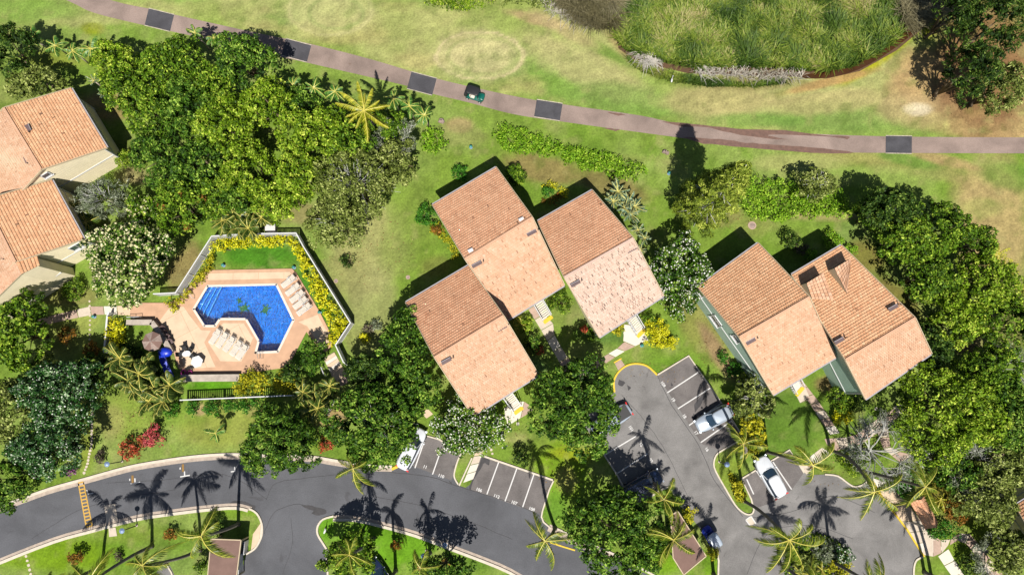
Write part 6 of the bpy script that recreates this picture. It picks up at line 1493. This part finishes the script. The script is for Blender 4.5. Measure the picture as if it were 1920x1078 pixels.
# ---- pool furniture
def lounger(label, px, py, ang, group):
    g = G(px, py, .3); t = thing('sun_lounger', label, 'sun lounger', (g.x, g.y, DZ + .012), ang, group)
    b = MB()
    for s in (-1, 1): b.bar((-.95, s * .3, .28), (.95, s * .3, .28), .05, .06)
    b.bar((-.95, -.3, .28), (-.95, .3, .28), .05, .06); b.bar((.95, -.3, .28), (.95, .3, .28), .05, .06); b.build('frame', white_m, t)
    for x in (-.7, .7):
        for s in (-1, 1): b = MB(); b.box((x, s * .3, .125), (.05, .05, .25)); b.build('leg', white_m, t)
    b = MB()
    for i in range(13): b.box((-.9 + i * .095, 0, .33), (.08, .58, .03))
    b.build('seat', conc_w, t)
    b = MB()
    for i in range(8): b.box((.36 + i * .078, 0, .36 + i * .058), (.07, .58, .03), 0, 0, -.64)
    b.build('backrest', conc_w, t)
    for s in (-1, 1): b = MB(); b.bar((.0, s * .34, .5), (.45, s * .34, .5), .06, .03); b.bar((.02, s * .34, .28), (.02, s * .34, .5), .04, .04); b.build('armrest', white_m, t)
for i, (x, y) in enumerate([(542, 528), (550, 543), (558, 556), (564, 568), (571, 580)]):
    lounger(['northernmost', 'second from the top', 'middle', 'fourth from the top', 'southernmost'][i] + ' sun lounger in the row right of the pool', x, y, math.radians(38), 'sun loungers in the row right of the pool')
for i, (x, y) in enumerate([(405, 631), (418, 637.5), (431, 645), (444, 653), (455, 660)]):
    lounger(['leftmost', 'second from the left', 'middle', 'fourth from the left', 'rightmost'][i] + ' sun lounger on the pale peninsula', x, y, math.radians(56), 'sun loungers on the peninsula')
def patio_chair(label, px, py, ang, m, group):
    g = G(px, py, .3); t = thing('patio_chair', label, 'chair', (g.x, g.y, DZ + .012), ang, group)
    b = MB(); b.box((0, 0, .43), (.5, .5, .05)); b.build('seat', m, t); b = MB(); b.box((-.25, 0, .7), (.05, .5, .5), 0, 0, -.2); b.build('backrest', m, t)
    for x in (-.2, .2):
        for y in (-.2, .2): b = MB(); b.box((x, y, .2), (.04, .04, .4)); b.build('leg', m, t)
for i, (x, y, a) in enumerate([(347, 653, -1.2), (358, 656, -2.2), (340, 664, .2), (362, 668, 2.6)]):
    patio_chair(['dark patio chair above the small oval table', 'dark patio chair right of the oval table top', 'dark patio chair left of the oval table', 'dark patio chair between the oval and hexagonal tables'][i], x, y, a, black_m, 'dark patio chairs round the tables')
for i, (x, y) in enumerate([(309, 617), (313, 625), (318, 633), (322, 641)]):
    patio_chair(['first', 'second', 'third', 'fourth'][i] + ' folded grey chair from the top, against the angled seat wall', x, y, -1.0, vent_m, 'grey chairs lined up along the seat wall')
def table(label, px, py, r, h, n, m, sx=1.0):
    g = G(px, py, h); t = thing('patio_table', label, 'table', (g.x, g.y, DZ + .012), .3); b = MB(); b.prism([(r * sx * math.cos(i * 6.2832 / n), r * math.sin(i * 6.2832 / n)) for i in range(n)], h - .04, h); b.build('table_top', m, t)
    b = MB(); b.tube([(0, 0, 0), (0, 0, h - .04)], .05, 8); b.build('pedestal', m, t); b = MB(); b.tube([(0, 0, 0), (0, 0, .04)], .28, 10); b.build('foot', m, t)
table('small white oval patio table', 350, 663, .33, .72, 14, white_m, 1.5); table('large white hexagonal table near the south seat wall', 370, 678, .72, .74, 6, white_m)
um = thing('parasol', 'brown and grey parasol among the bushes beside the angled seat wall', 'parasol', tuple(G(284, 640, 2.2).xy) + (0,))
b = MB(); n = 8
for i in range(n):
    a0, a1 = i * 6.2832 / n, (i + 1) * 6.2832 / n; b.mi = i % 2
    b.add([(0, 0, 2.45), (1.15 * math.cos(a0), 1.15 * math.sin(a0), 2.05), (1.15 * math.cos(a1), 1.15 * math.sin(a1), 2.05), (1.15 * math.cos(a1), 1.15 * math.sin(a1), 1.93), (1.15 * math.cos(a0), 1.15 * math.sin(a0), 1.93)], [(0, 1, 2), (1, 4, 3, 2)])
b.build('canopy', [rock_m, brownroof], um); b = MB(); b.tube([(0, 0, 0), (0, 0, 2.5)], .03, 6); b.build('pole', white_m, um)
sl_ = thing('water_slide', 'blue plastic slide lying between the patio palms', 'slide', tuple(G(310, 680)))
P = [G(305, 662, 1.2), G(306, 672, .9), G(311, 686, .6), G(318, 700, .4), G(321, 708, .35)]; b = MB()
for a, c in zip(P, P[1:]): b.bar(a, c, .62, .05); s = (c - a).normalized().cross(Vector((0, 0, 1))) * .33; b.bar(a + s + Vector((0, 0, .1)), c + s + Vector((0, 0, .1)), .06, .26); b.bar(a - s + Vector((0, 0, .1)), c - s + Vector((0, 0, .1)), .06, .26)
b.build('chute', blue_m, sl_, world=True); b = MB(); g = G(309, 660, 1.0); b.ball((g.x, g.y, .9), (.85, .6, .5), 12, 7); b.build('hood', blue_m, sl_, world=True, smooth=True)
b = MB(); b.box((g.x, g.y, .35), (.8, .5, .7)); b.build('support', blue_m, sl_, world=True)
for i, (x, y) in enumerate([(344, 698), (356, 699)]):
    g = G(x, y, .2); t = thing('swim_ring', ['pink swim ring in shade, left of the pair', 'pink swim ring in shade, right of the pair'][i], 'swim ring', (g.x, g.y, DZ)); b = MB()
    rings = [[((.26 + .1 * math.cos(q)) * math.cos(a), (.26 + .1 * math.cos(q)) * math.sin(a), .11 + .1 * math.sin(q)) for q in [k * .785 for k in range(8)]] for a in [k * 6.2832 / 14 for k in range(15)]]
    b.loft(rings, cap=False); b.build('tube', magenta_m, t, smooth=True)

# ---------------------------------------------------------------- lamps and small things
def lamp(label, px, py, h=3.1):
    g = G(px, py, h); t = thing('path_lamp', label, 'lamp', (g.x, g.y, 0), 0, 'tall path lamps')
    b = MB(); b.tube([(0, 0, 0), (0, 0, h - .3)], [.065, .045], 8); b.build('pole', black_m, t); b = MB(); b.tube([(0, 0, 0), (0, 0, .12)], .14, 8); b.build('base', conc, t)
    b = MB(); b.tube([(0, 0, h - .38), (0, 0, h - .1)], [.10, .16], 10); b.build('globe', white_m, t); b = MB(); b.tube([(0, 0, h - .10), (0, 0, h - .04), (0, 0, h + .06), (0, 0, h + .12)], [.27, .29, .16, .03], 14); b.build('cap', lamp_m, t, smooth=False)
lamp('path lamp on the lawn near the red bougainvillea', 200, 870); lamp('path lamp below the kerb beside the concrete pads', 228, 995); lamp('path lamp on the kerbed tip of the parking lot', 1363.5, 870.5, 2.95)
lamp('path lamp at the lower kerb bend near a dry orange bush', 834, 1022, 2.6); lamp('path lamp in the tree shade on the bottom island', 794, 1042, 2.6)
for x, y, lab in [(883, 277, 'small green garden light on the lawn north of the centre roofs'), (1254, 326, 'small green garden light left of the tall pine shadow'), (420, 498, 'small green garden light at the left of the pool lawn'), (552, 502, 'small green garden light at the top corner of the pool deck'), (600, 586, 'small green garden light beside the lower right pool lawn'), (178, 594, 'small green garden light by the north walkway'), (1203, 648, 'dark green garden light below the yellow shrubs')]:
    g = G(x, y); t = thing('garden_light', lab, 'garden light', (g.x, g.y, 0), 0, 'low garden lights'); b = MB(); b.tube([(0, 0, 0), (0, 0, .42)], .05, 7); b.build('stem', teal_m, t); b = MB(); b.tube([(0, 0, .40), (0, 0, .46), (0, 0, .52)], [.2, .17, .04], 9); b.build('hood', teal_m, t)
    b = MB(); b.tube([(0, 0, -.02), (0, 0, .05)], .2, 9); b.build('base', lamp_m, t)
for x, y, lab in [(971, 794, 'short dark bollard beside the lowest entrance walkway'), (1722, 862, 'hook shaped dark bollard near the silver tree walkway'), (1642, 766, 'dark bollard on the lawn by the sage green house walkway'), (1878, 1058, 'dark bollard at the bottom right walkway')]:
    g = G(x, y); t = thing('bollard_light', lab, 'bollard', (g.x, g.y, 0), 0, 'dark bollard lights'); b = MB(); b.tube([(0, 0, 0), (0, 0, .9)], .05, 7); b.build('post', black_m, t); b = MB(); b.box((.0, -.08, .9), (.12, .3, .08)); b.build('head', black_m, t); b = MB(); b.box((0, 0, .03), (.3, .3, .06)); b.build('base', conc_w, t)
def rock(label, px, py, r, h, m=None, seed=1):
    g = G(px, py); t = thing('rock', label, 'rock', (g.x, g.y, 0)); rr = random.Random(seed)
    for k in range(3):
        b = MB(); rings = []; ox, oy = rr.uniform(-.4, .4) * r, rr.uniform(-.3, .3) * r; s = [rr.uniform(.6, 1.1) for _ in range(9)]
        for z, q in ((0, 1), (h * .6, .85), (h, .4)): rings.append([(ox + r * .6 * q * s[i] * math.cos(i * .698), oy + r * .6 * q * s[i] * math.sin(i * .698), z) for i in range(9)])
        b.loft(rings); b.build('boulder', m or rock_m, t)
rock('brown rock pair on the lawn left of the pine shadow', 1248, 287, .55, .4); rock('brown rock beside the young palm with pale trunk', 828, 228, .6, .35, None, 3)
for x, y, r, lab in [(1410, 423, .5, 'round manhole ring on the lawn left of the sage green house'), (765, 520, .25, 'small round valve cover on the lawn beside the lowest roof'), (630, 527, .25, 'brown valve cover beside the pool fence')]:
    g = G(x, y); t = thing('manhole_cover', lab, 'manhole', (g.x, g.y, 0)); b = MB(); rings = [[(q * math.cos(i * .449), q * math.sin(i * .449), z) for i in range(14)] for q, z in ((r, 0), (r, .06), (r * .7, .06), (r * .7, .02))]; b.loft(rings, cap=False); b.build('rim', conc_p, t); b = MB(); b.tube([(0, 0, 0), (0, 0, .03)], r * .7, 14); b.build('lid', rock_m, t)
def egret(label, px, py, rz):
    g = G(px, py); t = thing('egret', label, 'bird', (g.x, g.y, 0), rz, 'white birds'); b = MB()
    b.ball((0, 0, .45), (.30, .12, .13), 10, 6); b.tube([(.22, 0, .5), (.32, 0, .66), (.26, 0, .8), (.34, 0, .93)], [.07, .04, .03, .035], 7); b.ball((.37, 0, .95), (.07, .04, .04), 8, 5); b.build('body', white_m, t, smooth=True)
    b = MB(); b.tube([(.42, 0, .95), (.56, 0, .93)], [.018, .004], 5); b.build('beak', gold_m, t)
    for s in (-1, 1): b = MB(); b.tube([(0, s * .05, .4), (-.03, s * .05, .2), (0, s * .05, 0)], .012, 5); b.tube([(0, s * .05, .01), (.1, s * .05, .01)], .01, 4); b.build('leg', black_m, t)
egret('white egret standing on the bank below the reeds', 1258, 154, 1.4); egret('white egret on the grass tip beside the side road', 611, 994, 1.2)
for x, y in [(248.5, 898), (343, 877)]:
    sheet('yellow_stencil', [(x - 2, y - 7), (x + 2, y - 7.5), (x + 2.5, y + 7), (x - 1.5, y + 7.5)], .028, gold_m); sheet('white_stencil', [(x - 6, y - 1), (x - 4, y - 1.3), (x - 4, y + 2.5), (x - 6, y + 2.8)], .028, whitep)

# ---------------------------------------------------------------- vehicles
pw1 = mat('car_paint_white', C(236, 240, 246, 1.9), .25, .5, .02, 1, coat=.8); pw2 = mat('car_paint_silver', C(200, 212, 226, 1.9), .28, .6, .03, 1, metal=.3, coat=.8)
pw3 = mat('car_paint_navy', (.008, .014, .04, 1), .22, .6, .05, 1, coat=1.0); pw4 = mat('cart_paint_green', C(10, 110, 95), .35, .5, .05, 2, coat=.6)
winm = mat('car_glass', (.015, .03, .05, 1), .06, .9, .05, 2); sky_gl = mat('windscreen_reflection', C(70, 170, 215), .4, .4, .05, 2)  # the blue colour stands for sky mirrored in a windscreen
tail_m = mat('tail_light', (.45, .01, .01, 1), .3, .5, .05, 2); head_m = mat('head_light', (.75, .8, .85, 1), .15, .6, .05, 2)
def rr_ring(cx, a, bw, z, n=4.0, k=28):
    out = []
    for i in range(k):
        q = 6.2832 * i / k; c, s = math.cos(q), math.sin(q)
        out.append((cx + a * math.copysign(abs(c) ** (2 / n), c), bw * math.copysign(abs(s) ** (2 / n), s), z))
    return out
def car(name, label, cat, px, py, dx, dy, paint, L=4.6, W=1.85, Hh=1.5, cab=(-2.0, 1.05), roof=(-1.65, .25), sun=None, ang=None, bed=False):
    g = G(px, py, Hh * .9); d = G(px + dx, py + dy, Hh * .9) - g; t = thing(name, label, cat, (g.x, g.y, 0), math.atan2(d.y, d.x), 'cars parked in the bays')
    b = MB(); h = L / 2; w = W / 2
    b.loft([rr_ring(0, h * .95, w * .93, .22), rr_ring(0, h, w, .42), rr_ring(0, h, w, .68), rr_ring(-.02, h * .985, w * .97, .86), rr_ring(-.05, h * .94, w * .90, .96)]); b.build('body', paint, t, smooth=True)
    c0, c1 = cab; r0, r1 = roof
    b = MB(); b.loft([rr_ring((c0 + c1) / 2, (c1 - c0) / 2, w * .86, .93, 5), rr_ring((r0 + r1) / 2, (r1 - r0) / 2 + .03, w * .70, Hh - .06, 5)]); b.build('glasshouse', winm, t, smooth=False)
    b = MB(); b.loft([rr_ring((r0 + r1) / 2, (r1 - r0) / 2 + .06, w * .73, Hh - .09, 5), rr_ring((r0 + r1) / 2, (r1 - r0) / 2 + .04, w * .71, Hh - .02, 5), rr_ring((r0 + r1) / 2, (r1 - r0) / 2 - .15, w * .58, Hh + .02, 5)]); b.build('roof', paint, t, smooth=True)
    for s in (-1, 1):
        for (xa, xb) in ((c1 - .12, r1), (c0 + .12, r0), ((c0 + c1) / 2 - .1, (r0 + r1) / 2)):
            b = MB(); b.bar((xa, s * w * .83, .95), (xb, s * w * .70, Hh - .07), .09, .05); b.build('pillar', paint, t)
        b = MB(); b.ball((c1 - .25, s * (w + .09), .98), (.11, .12, .08), 8, 5); b.build('mirror', paint, t, smooth=True)
        b = MB(); b.box((h * .93, s * w * .68, .68), (.2, .34, .14), s * -.35); b.build('headlight', head_m, t); b = MB(); b.box((-h * .955, s * w * .72, .78), (.12, .32, .2), s * .2); b.build('tail_light', tail_m, t)
        for xw in (h * .62, -h * .6):
            wh = MB(); wh.tube([(xw, s * (w - .22), .32), (xw, s * (w + .01), .32)], .32, 16); wo2 = wh.build('wheel', dark_m, t, smooth=False)
            ri = MB(); ri.tube([(xw, s * (w - .02), .32), (xw, s * (w + .025), .32)], .19, 12); ri.build('rim', chrome_m, wo2)
        b = MB(); b.bar((-.15, s * (w - .01), .78), (.05, s * (w - .01), .78), .03, .03); b.build('door_handle', chrome_m, t)
    b = MB(); b.bar((h * .985, -.35, .55), (h * .985, .35, .55), .04, .16); b.build('grille', black_m, t)
    b = MB(); b.bar((c1 - .02, -w * .6, .985), (c1 + .08, w * .1, .985), .02, .02); b.build('wiper', black_m, t)
    if sun: b = MB(); b.box((c1 - .45, 0, 1.13), (.62, w * 1.3, .02), 0, 0, .62); b.build('reflection', sun, t)  # sky reflection of the windscreen, painted as a blue sheet
    if bed: b = MB(); b.box((-h * .6, 0, .97), (1.5, w * 1.5, .04)); b.build('cargo_bed', black_m, t)
    return t
car('parked_van', 'white van with a blue sunshade, half under the large leafy tree', 'van', 769, 842, 30, -62, pw1, 5.0, 1.95, 1.85, (-2.35, 1.35), (-2.15, .55), sun=sky_gl)
car('parked_pickup', 'silver pickup mostly hidden under the large round tree', 'pickup truck', 1147, 788, -38, 24, pw2, 5.2, 1.9, 1.6, (-.9, 1.2), (-.6, .6), bed=True)
car('parked_car', 'silver car with blue tinted windows in the right parking bays', 'car', 1342, 784, -42, 22, pw2, 4.6, 1.85, 1.5, (-2.1, 1.0), (-1.8, .2))
car('parked_van', 'dark navy van at the tree shaded end of the lot', 'van', 1207, 911, 60, -33, pw3, 4.9, 1.95, 1.75, (-2.3, 1.5), (-2.1, .8))
car('parked_car', 'white car parked in the small bay below the palm', 'car', 1449, 895, -26, -46, pw1, 4.9, 1.9, 1.55, (-2.3, .95), (-2.05, .1))
car('parked_car', 'dark car with pale roof cut off by the bottom edge', 'car', 712, 1086, -26, -42, pw3, 4.6, 1.85, 1.5)
def cart(name, label, px, py, dx, dy, paint, roofm, long=2.5):
    g = G(px, py, 1.75); d = G(px + dx, py + dy, 1.75) - g; t = thing(name, label, 'golf cart', (g.x, g.y, 0), math.atan2(d.y, d.x))
    b = MB(); b.loft([rr_ring(0, 1.2, .55, .25, 5), rr_ring(0, 1.22, .58, .42, 5), rr_ring(0, 1.2, .56, .5, 5)]); b.build('body', paint, t, smooth=True)
    b = MB(); b.loft([rr_ring(.92, .34, .5, .48, 4), rr_ring(.92, .33, .48, .72, 4), rr_ring(.86, .2, .36, .82, 4)]); b.build('bonnet', paint, t, smooth=True)
    b = MB(); b.box((-.15, 0, .68), (.5, 1.0, .14)); b.box((-.42, 0, .95), (.12, 1.0, .4), 0, 0, -.12); b.build('seat', conc_w, t)
    b = MB(); b.loft([rr_ring(-.18, .80, .58, 1.80, 5), rr_ring(-.18, .82, .6, 1.86, 5), rr_ring(-.18, .7, .48, 1.9, 5)]); b.build('roof', roofm, t, smooth=True)
    for x, x2 in ((.62, .5), (-.88, -.88)):
        for s in (-1, 1): b = MB(); b.tube([(x, s * .5, .5), (x2, s * .5, 1.82)], .025, 6); b.build('roof_post', black_m, t)
    for x in (.82, -.78):
        for s in (-1, 1): b = MB(); b.tube([(x, s * .42, .22), (x, s * .62, .22)], .22, 12); w_ = b.build('wheel', dark_m, t); b = MB(); b.tube([(x, s * .60, .22), (x, s * .635, .22)], .12, 10); b.build('rim', white_m, w_)
    b = MB(); b.box((-1.02, 0, .72), (.4, .95, .5)); b.build('bag_well', black_m, t); b = MB(); b.tube([(.45, .25, .8), (.3, .25, 1.05)], .02, 6); b.tube([(.28, .25, 1.03), (.31, .25, 1.07)], .17, 12); b.build('steering_wheel', black_m, t)
    b = MB(); b.bar((.55, -.45, 1.1), (.55, .45, 1.1), .02, .5); b.build('windscreen', winm, t)
cart('golf_cart', 'dark green golf cart with black roof on the cart path', 889, 171, 22, 7, pw4, black_m)
cart('golf_cart', 'white roofed cart with blue front beside the brown flat roof', 1339, 1010, -11, -18, blue_m, pw2)

# ---------------------------------------------------------------- leaf litter and tufts
rng = np.random.default_rng(77)
def litter(name, label, regions, n, size, m, z=.03, tilt=.3):
    P = []
    for (px, py, rx, ry) in regions:
        k = max(5, int(n * rx * ry / sum(r[2] * r[3] for r in regions)))
        for i in range(k):
            q = math.sqrt(rng.random()) if rng.random() < .5 else rng.random(); a = rng.random() * 6.283
            g = G(px + rx * q * math.cos(a), py + ry * q * math.sin(a)); P.append((g.x, g.y, z))
    P = np.array(P); V, Fq, T = leaves(rng, P, np.full(len(P), .001), len(P), size, asp=.6, jag=tilt); 
    tag(link(name, np_mesh(name, V, Fq, m, T)), label, 'leaf litter', kind='stuff')
lit_m = tint_mat('fallen_leaf', [(0, C(110, 80, 50)), (.5, C(170, 140, 90)), (1, C(226, 206, 150))], .9, .1)
litter('fallen_leaves', 'brown leaves fallen on the lawns under the trees', [(690, 470, 90, 70), (1640, 480, 40, 60), (1680, 560, 40, 60), (1380, 410, 60, 20), (345, 500, 40, 60), (620, 800, 40, 40), (1330, 640, 30, 90), (1060, 880, 60, 50), (250, 780, 90, 50), (960, 800, 40, 40), (1850, 160, 90, 80), (1820, 640, 40, 40), (1640, 830, 60, 50), (1560, 880, 60, 30), (240, 310, 60, 40), (1230, 700, 60, 20)], 2600, .16, lit_m)
print('LEAFQUADS', NL[0], 'TRIS', sum(len(m.polygons) * 2 for m in bpy.data.meshes))
